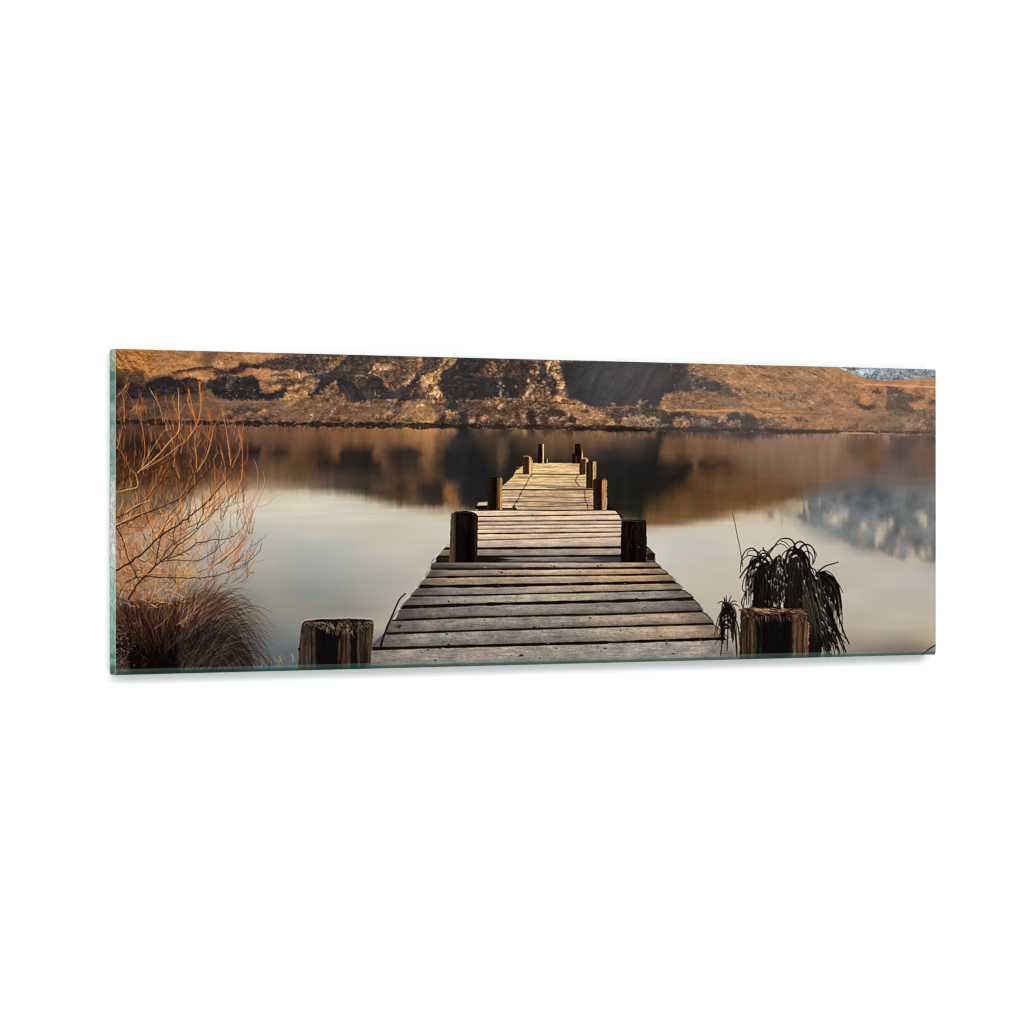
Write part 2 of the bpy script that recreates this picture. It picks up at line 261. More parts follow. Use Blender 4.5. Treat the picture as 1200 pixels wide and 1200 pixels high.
    F = np.clip(F + .10 * fbm(X / 16, Y / 7, 61, 4), 0, 1)
    tabh = np.zeros((len(fy), cv.w, 3))
    for r, f in enumerate(fy):
        for c in range(3): tabh[r, :, c] = np.interp(cv.xs, K, [p[c] for p in H[f]])
    idx = np.clip(np.searchsorted(fy, F.ravel()).reshape(F.shape), 1, len(fy) - 1)
    fa = np.array(fy); t = np.clip((F - fa[idx - 1]) / (fa[idx] - fa[idx - 1]), 0, 1)[..., None]
    hc = tabh[idx - 1, ii] * (1 - t) + tabh[idx, ii] * t
    hc *= (1 + .5 * fbm(X / 14, Y / 3.2, 62, 4, .62))[..., None]
    hc = tex(hc, X, Y, .13, 2.6, 63, .07)
    diag = fbm((X - Y * .2) / 9, (Y - X * .55) / 2.0, 64, 4, .65)      # gullies running down to the right
    wd = np.clip((X - 840) / 30, 0, 1) * np.clip((1010 - X) / 30, 0, 1) * np.clip((484 - Y) / 10, 0, 1)
    hc *= (1 + .62 * diag * wd)[..., None]
    cv.put((slice(None), slice(None)), hm, hc, HILL)
    # horizontal bands of the lower flats
    G = dict(idn=HILL)
    DK = (36, 34, 38)
    # left end
    fill(cv, [(136,431),(150,432),(162,431),(172,436),(168,446),(150,449),(136,450)], (52,38,32), 2, 2.5, 4, .3, 2, seed=3, col2=(92,76,44), cs=4, speck=.25, **G)
    fill(cv, [(136,449),(150,448),(168,446),(160,452),(152,458),(147,466),(136,470)], (34,24,26), 2, 2, 4, .2, 2, seed=4, col2=(60,38,34), cs=4, **G)
    fill(cv, [(170,446),(185,441),(200,438),(215,438),(190,446),(170,452),(158,456)], (112,80,58), 2, 1.5, 4, .2, 2, seed=5, **G)
    fill(cv, [(150,458),(158,453),(172,448),(186,444),(192,441),(200,440),(203,444),(216,443),(224,441),(232,444),(238,448),(240,455),(236,460),(222,462),(205,463),(185,464),(165,467),(150,466)], DK, 1.3, 1.4, 3, .1, 2, seed=6, col2=(28,27,32), **G)
    fill(cv, [(217,444),(222,441),(230,444),(240,447),(244,452),(238,458),(228,458),(222,450)], (70,54,42), 1.5, 1.5, 3, .3, 2, seed=7, col2=(38,34,32), cs=3, speck=.3, **G)
    fill(cv, [(239,452),(248,445),(256,441),(266,440),(282,441),(297,440),(303,446),(304,453),(309,459),(316,461),(324,458),(332,453),(338,453),(336,459),(329,466),(316,468),(300,469),(284,468),(266,468),(255,465),(247,457)], (38,38,40), 1.3, 1.3, 3, .12, 2, seed=8, col2=(30,31,35), **G)
    fill(cv, [(266,443),(276,442),(272,452),(268,458),(264,452)], (88,76,66), 2, 2, 3, .4, 2, seed=9, speck=.4, a=.8, **G)
    for (x, y) in [(266,451),(270,457),(269,463),(265,460),(282,456),(297,457),(290,461),(305,459),(279,446),(299,465),(276,464)]:
        blob(cv, x, y, 1.6, 1.2, (150,130,105), .8, seed=x, idn=HILL)
    fill(cv, [(198,436),(212,433),(228,431),(242,429),(252,429),(248,433),(230,434),(214,436.5),(202,437)], (74,52,42), 1.4, .8, 3, seed=10, **G)
    fill(cv, [(238,413),(248,411),(262,411),(252,416),(246,424),(248,432),(240,430),(236,420)], (104,76,56), 3, 2, 5, .2, 2, a=.7, seed=11, **G)
    fill(cv, [(252,421),(260,423),(264,431),(256,434),(249,430)], (196,140,96), 2, 1.5, 3, .3, 1.6, seed=12, speck=.2, **G)
    fill(cv, [(250,432),(262,433),(274,433),(286,437),(272,439),(250,440)], (66,48,46), 1.5, 1.5, 3, .3, 2, seed=13, speck=.25, **G)
    fill(cv, [(277,432),(280,426),(288,425),(300,426),(310,423),(325,420),(338,417),(350,415),(372,414),(372,438),(358,437),(345,434),(330,434),(312,431),(296,432),(284,434)], (84,66,58), 1.8, 1.8, 4, .4, 2.2, seed=14, col2=(58,50,46), cs=4, speck=.35, **G)
    fill(cv, [(278,431),(282,426),(290,427),(292,432),(284,435),(276,437),(266,438),(270,433)], (50,36,38), 1.6, 1.5, 3, .3, 2, seed=15, speck=.3, **G)
    fill(cv, [(294,430),(300,427),(305,429),(303,432),(294,432)], (34,30,30), 1.5, 1, 3, seed=16, **G)
    fill(cv, [(294,433),(303,432),(307,433),(303,437),(297,438)], (222,150,96), 2, .8, 3, seed=17, **G)
    fill(cv, [(310,438),(318,436),(326,434),(330,437),(322,439),(312,441)], (206,146,92), 1.6, 1, 3, seed=18, **G)
    fill(cv, [(313,440),(326,438),(336,438),(334,441),(320,441)], (84,62,54), 1.5, 1, 3, .2, 2, seed=19, **G)
    fill(cv, [(306,446),(318,449),(330,446),(326,450),(314,453)], (104,78,58), 1.5, 1.3, 3, .3, 2, seed=20, speck=.2, **G)
    fill(cv, [(318,448),(328,444),(340,444),(352,442),(358,446),(348,450),(336,452),(326,450)], (92,70,58), 1.6, 1.4, 3, .3, 2, seed=21, speck=.25, **G)
    fill(cv, [(304,452),(310,450),(316,455),(312,462),(305,458)], (150,106,80), 1.8, 1.2, 3, .3, 2, seed=22, **G)
    fill(cv, [(334,466),(338,458),(346,454),(354,449),(364,446),(368,452),(362,460),(350,466),(340,469)], (192,144,84), 2, 1.5, 3, .3, 2, seed=23, col2=(150,108,66), cs=3, speck=.15, **G)
    fill(cv, [(344,459),(349,455),(353,459),(348,461)], (100,44,36), 1.5, 1, 3, seed=24, a=.9, **G)
    fill(cv, [(361,458),(368,453),(378,452),(380,460),(374,463),(362,464)], (36,42,44), 1.3, 1, 3, seed=25, **G)
    fill(cv, [(362,460),(372,458),(376,452),(374,447),(368,446),(370,450)], (215,165,110), 1.3, 1, 3, seed=125, a=.5, **G)
    fill(cv, [(272,479),(282,474),(292,476),(302,479),(316,483),(326,488),(316,490),(298,487),(284,490),(275,487)], (66,54,50), 2, 2, 4, .4, 2, seed=26, col2=(96,74,60), cs=3, speck=.3, **G)
    fill(cv, [(136,476),(150,476),(158,478),(150,490),(136,491)], (62,42,36), 2, 2, 4, .3, 2, seed=27, speck=.3, **G)
    fill(cv, [(170,470),(200,472),(215,480),(190,486),(172,480)], (88,64,54), 3, 2, 4, .3, 2, seed=28, speck=.3, a=.7, **G)
    for (x, y, rx, ry, c) in [(163,482,11,8,(158,104,58)),(143,482,7,6,(120,78,50)),(268,486,8,6,(150,108,68)),(291,488,8,6,(152,110,70)),(309,486,9,7,(176,124,80)),(366,489,6,4,(176,124,86)),(184,480,6,6,(84,62,54)),(230,487,8,4,(110,82,52))]:
        bush(cv, x, y, rx, ry, c, HILL, 3)
    # lit lane and ledges
    fill(cv, [(245,468),(270,469),(310,470),(360,469),(356,471.5),(300,471.5),(250,470.5)], (150,108,76), 1.5, .8, 4, seed=29, a=.8, **G)
    # middle
    fill(cv, [(370,414),(398,416),(396,424),(388,432),(372,440),(366,436)], (112,86,64), 2, 1.5, 4, .45, 2.2, seed=30, col2=(74,60,50), cs=4, speck=.35, **G)
    fill(cv, [(390,424),(396,417),(410,415),(404,422),(395,430),(388,434)], (200,142,80), 1.6, 1.2, 3, .25, 2, seed=31, col2=(140,100,62), cs=3, **G)
    fill(cv, [(369,442),(384,436),(394,430),(400,424),(408,416.5),(428,416),(446,417),(470,418),(478,420),(462,424),(448,426),(437,426),(433,432),(432,440),(424,441),(413,441),(411,445),(418,452),(420,456),(428,448),(432,440),(443,440),(449,445),(453,456),(460,461),(476,450),(486,444),(497,434),(505,436),(494,442),(492,450),(500,466),(478,470),(460,468),(440,467),(424,471),(410,472),(398,468),(397,456),(388,450),(380,456),(376,463),(369,464)], (44,44,47), 1.5, 1.4, 3, .12, 2, seed=32, col2=(36,37,41), **G)
    fill(cv, [(372,440),(384,436),(396,432),(410,434),(404,440),(390,446),(376,448)], (62,60,60), 2.5, 1.5, 4, .15, 2, seed=132, a=.8, **G)
    fill(cv, [(398,456),(408,460),(420,470),(404,471),(398,466)], (70,60,54), 3, 1.5, 4, .3, 2, seed=133, a=.8, **G)
    fill(cv, [(420,452),(432,450),(444,456),(440,466),(426,468),(418,460)], (62,56,50), 4, 1.5, 4, .3, 2, seed=134, a=.7, **G)
    fill(cv, [(458,458),(472,455),(488,452),(494,462),(476,468),(462,466)], (66,58,52), 4, 1.5, 4, .3, 2, seed=135, a=.7, **G)
    fill(cv, [(404,420),(432,417),(478,419),(466,424),(448,427),(438,426),(432,433),(424,438),(410,436),(400,432)], (72,62,52), 2, 1.6, 4, .45, 2.2, seed=33, col2=(48,46,46), cs=4, speck=.35, **G)
    fill(cv, [(440,422),(456,420),(478,421),(490,419),(500,430),(488,434),(470,434),(460,430),(448,430)], (112,86,62), 2.5, 2, 4, .45, 2.2, seed=34, col2=(84,68,54), cs=4, speck=.3, stretch=2, **G)
    fill(cv, [(431,438),(436,430),(438,424),(444,424),(447,429),(455,428),(463,430),(462,434),(452,437),(447,434),(440,437)], (196,144,98), 1.8, 1.2, 3, .4, 2, seed=35, col2=(150,104,72), cs=3, speck=.15, **G)
    fill(cv, [(412,441),(420,440),(428,442),(430,446),(423,446),(421,450),(419,454),(415,449)], (104,86,66), 2.4, 1.5, 3, .5, 2, seed=36, speck=.3, **G)
    fill(cv, [(413,438),(422,436),(426,432),(425,438)], (128,82,66), 1.5, 1, 3, .3, 2, seed=37, **G)
    fill(cv, [(445,440),(453,432),(462,431),(470,434),(468,441),(463,448),(456,456),(451,450),(448,444)], (128,94,70), 3, 1.2, 3, .3, 2, seed=38, col2=(94,70,58), cs=3, speck=.15, **G)
    fill(cv, [(470,434),(486,432),(494,430),(488,436),(478,444),(468,449),(458,456),(466,444)], (112,86,62), 2, 1.2, 3, .2, 2, seed=39, **G)
    fill(cv, [(462,448),(466,440),(467,434),(470,440),(468,448)], (64,58,50), 2, 1, 3, seed=139, a=.8, **G)
    fill(cv, [(380,466),(384,456),(388,450),(394,447),(397,454),(397,460),(404,461),(406,468),(400,471),(388,470)], (146,104,66), 1.8, 1.6, 3, .35, 2, seed=40, col2=(96,72,54), cs=3, speck=.2, **G)
    for (x, y, rx, ry) in [(372,446,3,2.4),(376,458,3,2),(373,452,2,1.5),(440,460,2.6,4),(444,464,2.6,2),(430,469,2,1.6),(423,470,2,1),(484,455,1.8,5),(482,463,1.6,3),(442,468,6,2.2),(457,469,5,2)]:
        blob(cv, x, y, rx, ry, (186,148,108), .85, seed=x, idn=HILL)
    fill(cv, [(395,468),(420,472),(445,473),(465,474),(440,476),(400,475),(376,474)], (150,112,84), 2, .8, 4, .1, 2, seed=41, a=.6, **G)
    fill(cv, [(448,472),(462,470),(474,472),(468,480),(476,484),(462,484),(452,478)], (84,64,56), 2, 1.6, 3, .4, 2, seed=42, col2=(126,92,72), cs=2.5, speck=.35, **G)
    for (x, y, rx, ry, c) in [(376,488,6,4,(170,120,80)),(392,491,8,3,(74,62,50)),(443,490,6,4,(176,122,82)),(455,488,8,6,(184,128,80)),(478,491,9,5,(190,138,82)),(466,481,4,3,(160,120,96)),(454,477,3,3,(140,104,90)),(405,492,6,2.5,(166,116,74))]:
        bush(cv, x, y, rx, ry, c, HILL, 6)
    stroke(cv, [(386,488),(392,480),(398,474)], .9, .8, (200,150,110), HILL); stroke(cv, [(386,484),(386,480)], .8, .6, (200,150,110), HILL)
    stroke(cv, [(370,487),(378,485),(386,483)], 1, .6, (70,48,40), HILL, .8)
    # ridges at centre
    fill(cv, [(489,418),(496,418),(495,424),(492,431),(486,432)], (176,126,76), 1.5, 1, 3, .3, 2, seed=43, **G)
    fill(cv, [(496,418.5),(521,419),(519,427),(512,433),(500,434),(490,436),(493,428)], (84,72,58), 1.5, 1, 3, .4, 2, seed=44, col2=(60,54,48), cs=3, speck=.3, **G)
    fill(cv, [(522,419),(533.5,419.5),(533,425),(524,431),(518,436),(513,439),(516,443),(513,448),(511,451),(516,457),(520,462),(521,470),(512,472),(505,470),(499,458),(493,450),(490,445),(493,439),(506,436),(516,431),(521,425)], (206,156,98), 1.4, 1.1, 3, .3, 2, seed=45, col2=(166,118,74), cs=3, speck=.12, **G)
    fill(cv, [(502,465),(508,463),(516,466),(518,470),(510,471)], (84,60,40), 1.6, 1.4, 2.5, .5, 2, seed=46, speck=.4, **G)
    for (x, y) in [(500,466),(507,467),(514,465)]: stroke(cv, [(x,463),(x-1,470)], 1.4, 1, (196,150,104), HILL)
    fill(cv, [(534,420),(552,421),(568,421),(610,422),(610,466),(590,467),(560,468),(540,469),(536,474),(536,482),(548,482),(548,501),(537,501),(535,484),(524,480),(522,470),(520,461),(514,453),(513,448),(517,441),(520,434),(533,426)], (40,41,43), 1.2, 1, 3, .08, 2, seed=47, col2=(46,45,47), **G)
    fill(cv, [(568,421),(599,422),(593,430),(588,440),(584,444),(574,442),(560,442),(552,440),(560,436),(566,430)], (108,80,60), 2, 2, 4, .4, 2.2, seed=48, col2=(76,60,50), cs=4, speck=.3, **G)
    fill(cv, [(600,422),(612,423),(612,440),(604,440),(597,441)], (82,62,54), 2, 1.6, 4, .35, 2, seed=49, speck=.2, **G)
    [blob(cv, x, y, r, r * 1.3, (190,154,104), .75, seed=x, idn=HILL, warp=.7) for x, y, r in [(586,449,1.5),(584,454,2),(588,457,1.6),(586,461,1.8),(592,448,1.2),(590,452,1.2),(587,464,1.4),(604,452,1.8)]]
    fill(cv, [(546,472),(560,470),(575,467),(592,467),(612,466),(612,492),(600,501),(548,501),(546,484),(538,474)], (112,82,60), 2, 1.5, 4, .35, 2, seed=50, col2=(74,58,48), cs=5, speck=.25, **G)
    fill(cv, [(546,469),(560,468.5),(575,468),(574,470),(556,471),(546,471)], (126,96,66), 1, .5, 3, seed=51, **G)
    stroke(cv, [(576,467.5),(590,467.5),(610,467)], .9, .9, (176,130,104), HILL, dotted=.4)
    for (x, y, rx, ry, c) in [(552,484,5,4,(120,98,88)),(560,485,5,4,(128,92,78)),(577,476,9,7,(156,108,70)),(587,478,5,5,(196,146,98)),(553,495,5,6,(158,112,84)),(569,491,7,6,(170,120,84)),(583,491,8,6,(156,118,76)),(600,496,6,5,(150,108,80)),(604,474,6,5,(160,112,76)),(558,472,5,3,(120,96,76)),(538,471,4,4,(130,100,80)),(527,489,11,8,(188,136,90)),(544,478,5,3,(100,78,62))]:
        bush(cv, x, y, rx, ry, c, HILL, 9, dark=(38,32,32))
    for (x, y) in [(563,492),(570,488),(572,493),(595,497),(590,498),(606,499),(577,497)]: blob(cv, x, y, 1.2, 2.2, (206,176,140), .8, seed=x, idn=HILL)
    fill(cv, [(488,470),(500,474),(508,480),(513,488),(508,495),(496,496),(486,494)], (198,148,86), 2, 1.5, 3, .3, 2, seed=52, col2=(156,112,68), cs=3, speck=.15, **G)
    fill(cv, [(508,472),(522,472),(524,480),(516,486),(510,480)], (104,78,54), 1.8, 1.5, 3, .35, 2, seed=53, speck=.3, **G)
    fill(cv, [(512,492),(520,484),(522,490),(518,501),(506,502)], (56,44,42), 1.8, 1.3, 3, .2, 2, seed=54, **G)
    # rocky bluff
    fill(cv, [(610,423),(656,423),(657,436),(663,453),(658,461),(651,464),(650,478),(668,492),(672,503),(606,503),(608,470)], (124,92,64), 1.5, 1.5, 4, .6, 2.4, seed=55, col2=(72,58,48), cs=5, speck=.3, **G)
    fill(cv, [(609,424),(625,424),(621,434),(618,446),(614,460),(609,466)], (44,38,36), 2, 2, 4, .3, 2, seed=56, speck=.2, a=.85, **G)
    fill(cv, [(631,424),(638,424),(640,433),(642,442),(651,450),(652,458),(648,463),(640,456),(632,450),(629,440)], (42,42,46), 1.6, 1.4, 3, .2, 2, seed=57, col2=(70,62,54), cs=3, **G)
    fill(cv, [(642,423),(655,423.5),(656,430),(654,436),(659,444),(662,452),(657,460),(653,455),(652,446),(645,440),(639,435),(641,430)], (206,160,100), 1.4, 1.5, 3, .6, 2, seed=58, col2=(146,108,68), cs=3, speck=.25, **G)
    fill(cv, [(643,442),(650,443),(652,451),(647,452)], (44,44,44), 1.6, 1, 3, seed=59, **G)
    for (x, y, w) in [(629,428,3.5),(628,437,3),(619,446,3.2),(621,456,4),(617,460,4),(614,466,3),(637,449,2.5),(625,452,2.5),(655,460,2.4),(643,446,1.4),(640,454,1.4),(622,436,2.4)]:
        blob(cv, x, y, w * .8, w * 1.25, (208,160,112), .85, seed=x + 3, idn=HILL, warp=.6)
    fill(cv, [(622,462),(634,458),(648,464),(648,474),(636,472),(620,470)], (150,108,74), 2, 1.5, 3, .35, 2, seed=60, col2=(110,82,62), cs=3, **G)
    fill(cv, [(650,465),(656,459),(661,464),(668,470),(676,471),(688,475),(697,479),(708,484),(718,490),(724,502),(676,502),(668,492),(660,486),(650,477),(646,470)], (188,136,88), 1.6, 1.2, 4, .25, 2, seed=61, col2=(150,108,76), cs=4, speck=.15, **G)
    stroke(cv, [(618,469),(636,471),(655,472),(672,473)], 1.1, 1.3, (84,56,40), HILL, .9)
    fill(cv, [(640,481),(648,477),(658,480),(663,486),(656,488),(648,487),(642,486)], (56,46,38), 1.6, 1.4, 3, .3, 2, seed=62, **G)
    fill(cv, [(617,483),(625,481),(628,488),(627,500),(619,500)], (42,38,38), 1.6, 1.2, 3, .2, 2, seed=63, **G)
    fill(cv, [(634,488),(642,490),(643,500),(634,501)], (58,46,42), 2, 1.4, 3, .2, 2, seed=64, a=.8, **G)
    fill(cv, [(664,489),(669,486),(674,492),(673,501),(664,501)], (64,46,44), 1.8, 1.2, 3, .2, 2, seed=65, **G)
    for (x, y) in [(630,482),(633,486),(628,491),(631,494),(662,497),(612,488),(614,494)]: blob(cv, x, y, 1.7, 2.6, (206,156,112), .85, seed=x, idn=HILL)
    for (x, y, rx, ry, c) in [(648,494,8,6,(170,122,84)),(658,492,5,5,(184,136,86)),(667,498,6,3,(170,124,108)),(682,480,8,5,(156,122,76)),(700,492,12,8,(176,128,88)),(716,483,7,5,(140,104,78)),(686,499,9,3,(180,150,84))]:
        bush(cv, x, y, rx, ry, c, HILL, 12, dark=(84,60,44))
    # shaded valley
    fill(cv, [(656.5,423),(700,423.5),(760,425),(801,426),(806,434),(812,446),(818,455),(808,459),(797,458),(790,461),(780,461),(774,465),(772,476),(750,477.5),(716,477.5),(700,478),(690,475),(678,470),(668,468),(661,458),(664,452),(660,443),(657,435)], (64,64,66), 1.5, 1, 3, .05, 3, seed=66, col2=(58,58,61), cs=14, **G)
    b = cv.box(655, 815, 420, 480); XX, YY = cv.X[b], cv.Y[b]
    m = np.exp(-((XX - 716) / 45) ** 2 - ((YY - 446) / 26) ** 2) * .5; sel = (cv.ID[b] == HILL)
    vm = pmask(XX, YY, [(660,425),(800,427),(806,440),(812,455),(775,463),(770,475),(700,476),(668,466),(662,450)], 4)
    cv.C[b] = cv.C[b] * (1 + (.22 * m * vm)[..., None]) * (1 + (.16 * vm * fbm((XX + YY * .5) / 5, YY / 14, 67, 3))[..., None])
    cv.C[b] *= (1 - .28 * vm * np.clip(1 - (XX - 660) / 34, 0, 1))[..., None] * (1 - .22 * vm * np.exp(-((XX - 788) / 14) ** 2))[..., None]
    fill(cv, [(690,477),(716,478),(722,482),(735,480),(730,488),(718,490),(705,484)], (128,96,70), 2, 1.2, 3, .3, 2, seed=68, col2=(96,76,60), cs=3, speck=.2, **G)
    fill(cv, [(718,478),(735,478),(760,478),(775,479),(782,484),(774,496),(720,496),(716,488)], (92,76,64), 2, 1.2, 3, .3, 2, seed=69, col2=(66,58,52), cs=4, speck=.25, **G)
    stroke(cv, [(712,477.5),(730,476.3),(744,477)], 1.4, 1, (150,108,76), HILL); stroke(cv, [(712,479),(738,478.5)], .8, .8, (64,48,42), HILL, .8)
    for (x, y, rx, ry, c) in [(750,473,5,4,(160,128,96)),(746,477,3,3,(146,128,112)),(757,470,2.5,2,(130,110,94)),(762,477,2.5,2.5,(120,108,98)),(718,474,4,2.5,(170,130,84)),(733,481,5,3,(150,100,70))]:
        bush(cv, x, y, rx, ry, c, HILL, 14, dark=(80,66,58))
    # right hand slopes
    fill(cv, [(772,479),(774,466),(778,462),(792,461),(797,458),(806,460),(816,458),(828,457),(842,460),(852,461),(852,481),(800,481),(784,480)], (150,108,74), 1.6, 1.2, 4, .25, 2, seed=70, col2=(128,98,74), cs=5, speck=.1, **G)
    fill(cv, [(774,478),(775,467),(780,464),(784,468),(780,478)], (190,132,80), 1.6, 1, 3, .25, 2, seed=71, a=.9, **G)
    fill(cv, [(796,467),(799,459),(808,459),(814,467),(806,474)], (174,124,80), 2, 1, 3, .3, 2, seed=72, a=.8, **G)
    fill(cv, [(800,426),(812,427),(816,438),(822,450),(818,459),(808,452),(804,440)], (112,94,76), 2, 2, 3, .5, 2, seed=73, col2=(70,66,62), cs=3, speck=.4, **G)
    fill(cv, [(805,426),(852,428),(852,452),(842,448),(832,444),(822,442),(812,440),(808,432)], (168,126,82), 1.6, 1.4, 4, .3, 2.2, seed=74, col2=(148,112,80), cs=5, speck=.12, **G)
    fill(cv, [(811,443),(822,443),(834,446),(846,450),(853,453),(856,460),(846,461),(832,459),(820,455),(812,450)], (60,61,62), 1.5, 1.2, 3, .15, 2, seed=75, **G)
    for k in range(34):
        x = rnd.uniform(808, 836); y = rnd.uniform(440, 464)
        blob(cv, x, y, rnd.uniform(.8, 1.6), rnd.uniform(1, 2.2), rnd.choice([(170,148,120),(140,124,104),(196,168,130),(120,108,96)]), .7, seed=k, idn=HILL)
    stroke(cv, [(786,427),(785,434)], 1, .7, (120,112,104), HILL); stroke(cv, [(790,450),(789,456)], 1, .7, (140,126,110), HILL)
    for (x, y) in [(791,434),(798,434),(797,443)]: blob(cv, x, y, 2, 1.4, (100,88,80), .8, seed=x, idn=HILL)
    stroke(cv, [(776,478),(784,482),(792,481),(820,481),(860,481)], 1.2, 2.2, (214,156,98), HILL); stroke(cv, [(782,486),(790,484),(800,483)], 1, 1, (190,140,96), HILL)
    fill(cv, [(772,492),(776,488),(785,484),(795,482.5),(806,484),(815,487),(830,488),(848,490),(852,506),(773,505)], (66,60,60), 1.6, 1.2, 3, .3, 2, seed=76, col2=(88,78,74), cs=4, speck=.15, **G)
    fill(cv, [(773,492),(780,486),(792,483.5),(803,484),(806,489),(800,492),(786,496),(774,502)], (54,52,54), 1.6, 1.2, 3, .2, 2, seed=77, **G)
    for (x, y, rx, ry, c) in [(736,494,10,8,(176,132,98)),(749,493,8,8,(180,138,104)),(764,495,9,8,(164,126,98)),(797,496,9,8,(166,120,82)),(803,499,5,6,(176,118,82)),(826,497,8,6,(136,114,98)),(847,493,7,6,(182,134,98)),(815,497,6,6,(110,96,86)),(857,498,6,5,(126,98,82)),(866,500,6,5,(118,98,86)),(779,499,4,3,(110,98,88))]:
        bush(cv, x, y, rx, ry, c, HILL, 15, dark=(74,60,54))
    for k in range(40):
        x = rnd.choice([736,749,764]) + rnd.gauss(0, 4.5); y = 499
        stroke(cv, [(x, y), (x + rnd.gauss(0, 2), y - rnd.uniform(4, 10))], .7, .4, rnd.choice([(206,160,120),(120,90,70),(220,176,140)]), HILL, .6)
    stroke(cv, [(811,489),(810.5,497)], 1.2, 1, (176,156,136), HILL)
    # far right slope: lit ridge, gully tufts
    fill(cv, [(858,455),(866,452),(880,455),(892,458),(905,460),(908,465),(900,465),(890,461),(876,461),(864,460)], (104,84,70), 2, 1.8, 3, .6, 2, seed=80, col2=(140,106,80), cs=2.4, speck=.35, **G)
    fill(cv, [(908,459),(920,459),(932,462),(946,463),(940,468),(944,472),(930,471),(918,470),(912,464)], (112,88,76), 2, 1.8, 3, .6, 2, seed=81, col2=(150,116,92), cs=2.4, speck=.35, **G)
    fill(cv, [(846,446),(853,450),(858,457),(866,464),(870,470),(860,468),(848,466),(840,462)], (84,78,70), 2.5, 1.2, 3, .15, 2, seed=82, **G)
    fill(cv, [(840,464),(858,466),(870,471),(876,478),(850,476),(836,474)], (132,104,88), 3, 1.2, 3, .1, 2, seed=83, a=.8, **G)
    stroke(cv, [(873,430),(882,439),(892,450),(905,459)], 2.2, 3, (200,150,90), HILL, .75); stroke(cv, [(853,442),(862,450),(870,458),(884,470)], 3, 2, (196,146,96), HILL, .6)
    for (x, y, l) in [(890,429.5,3),(895,429.5,2),(897,441,3),(902,442,3),(904,440,2),(893,440,2),(883,430,3),(924,437,2),(926,444,2),(951,437,5),(962,434,4),(944,471,4),(947,478,3),(892,482,4),(903,484,3)]:
        stroke(cv, [(x - l, y - l * .35), (x, y), (x + l, y + l * .45)], 1, 1.6, (70,58,54), HILL, .85)
    for k in range(60):
        x = rnd.uniform(856, 950); y = 452 + (x - 856) * .2 + rnd.gauss(0, 4); l = rnd.uniform(1.5, 4)
        stroke(cv, [(x - l, y - l * .6), (x + l, y + l * .6)], .7, 1.1, rnd.choice([(90,70,62),(196,152,112),(110,86,72),(208,164,122)]), HILL, .6)
    for k in range(150):
        x = rnd.uniform(852, 1000); y = rnd.uniform(432, 474); l = rnd.uniform(2, 8)
        if y < 430 + max(0, x - 978) * .5 + 2: continue
        stroke(cv, [(x - l, y - l * .55), (x + l, y + l * .5)], .6, 1.0, rnd.choice([(128,96,74),(186,140,100),(118,90,72),(198,150,108)]), HILL, .35)
    stroke(cv, [(884,478),(898,479),(914,478.5)], 1.2, 1.6, (216,158,106), HILL, .8); stroke(cv, [(840,478),(865,478)], 1.2, 1.2, (176,130,90), HILL, .6)
    stroke(cv, [(890,482),(905,484),(930,484),(968,486)], .8, 1.2, (110,84,66), HILL, .6)
    fill(cv, [(850,487),(858,483),(872,483),(884,486),(886,492),(892,495),(896,506),(852,508),(853,497)], (62,61,62), 1.6, 1.4, 3, .2, 2, seed=84, **G)
    fill(cv, [(886,490),(900,489),(916,490),(912,498),(926,503),(908,506),(890,506),(886,498)], (84,76,70), 1.8, 1.5, 3, .3, 2, seed=85, col2=(118,94,76), cs=3, speck=.3, **G)
    fill(cv, [(929,489),(936,488),(944,491),(948,494),(938,495),(930,493)], (84,72,62), 1.8, 1.5, 3, .4, 2, seed=86, speck=.3, **G)
    for (x, y, rx, ry, c) in [(902,499,8,5,(126,106,88)),(912,495,6,4,(190,134,80)),(893,491,5,3,(88,70,62)),(919,490,4,1.6,(80,64,56)),(921,501,6,3,(130,98,76)),(941,499,4,2,(120,80,62)),(868,486,4,3,(170,134,108)),(861,498,9,5,(132,100,84))]:
        bush(cv, x, y, rx, ry, c, HILL, 17, dark=(76,64,58))
    # snowy peak and the saddle
    mp = [(981,431),(990,434.6),(1003,440.5),(1015,443.5),(1030,446),(1044,445.6),(1058,445.3),(1070,443),(1096,443),(1096,425),(978,425)]
    fill(cv, mp, (160,172,178), 1.2, .7, 3, .3, 2.6, idn=MOUNT, seed=87, col2=(110,118,124), cs=6, speck=.12)
    fill(cv, [(978,425),(1006,430.3),(1000,434),(992,434),(984,431)], (120,112,96), 1.2, .8, 3, .3, 2, idn=MOUNT, seed=88, speck=.3)
    fill(cv, [(986,431),(992,432.5),(990,434.8),(985,433)], (200,210,212), 1.2, .5, 3, idn=MOUNT, seed=89)
    fill(cv, [(1000,436),(1008,431.5),(1024,432),(1020,440),(1010,441)], (172,188,192), 2, 1, 3, .4, 2, idn=MOUNT, seed=90, speck=.15)
    fill(cv, [(1014,440),(1022,438),(1027,443),(1022,445),(1012,443.5)], (104,122,122), 1.5, 1, 3, .3, 2, idn=MOUNT, seed=91)
    for k in range(110):
        x = rnd.uniform(1004, 1094); y = rnd.uniform(432, 444); s_ = rnd.uniform(.6, 1.3)
        blob(cv, x, y, s_, s_ * 1.4, rnd.choice([(188,198,204),(180,190,196),(104,112,116),(98,104,108),(172,182,184)]), .5, seed=k, idn=MOUNT)
    blob(cv, 1048, 443.6, 3, 1.5, (64,80,72), .95, seed=2, idn=MOUNT)
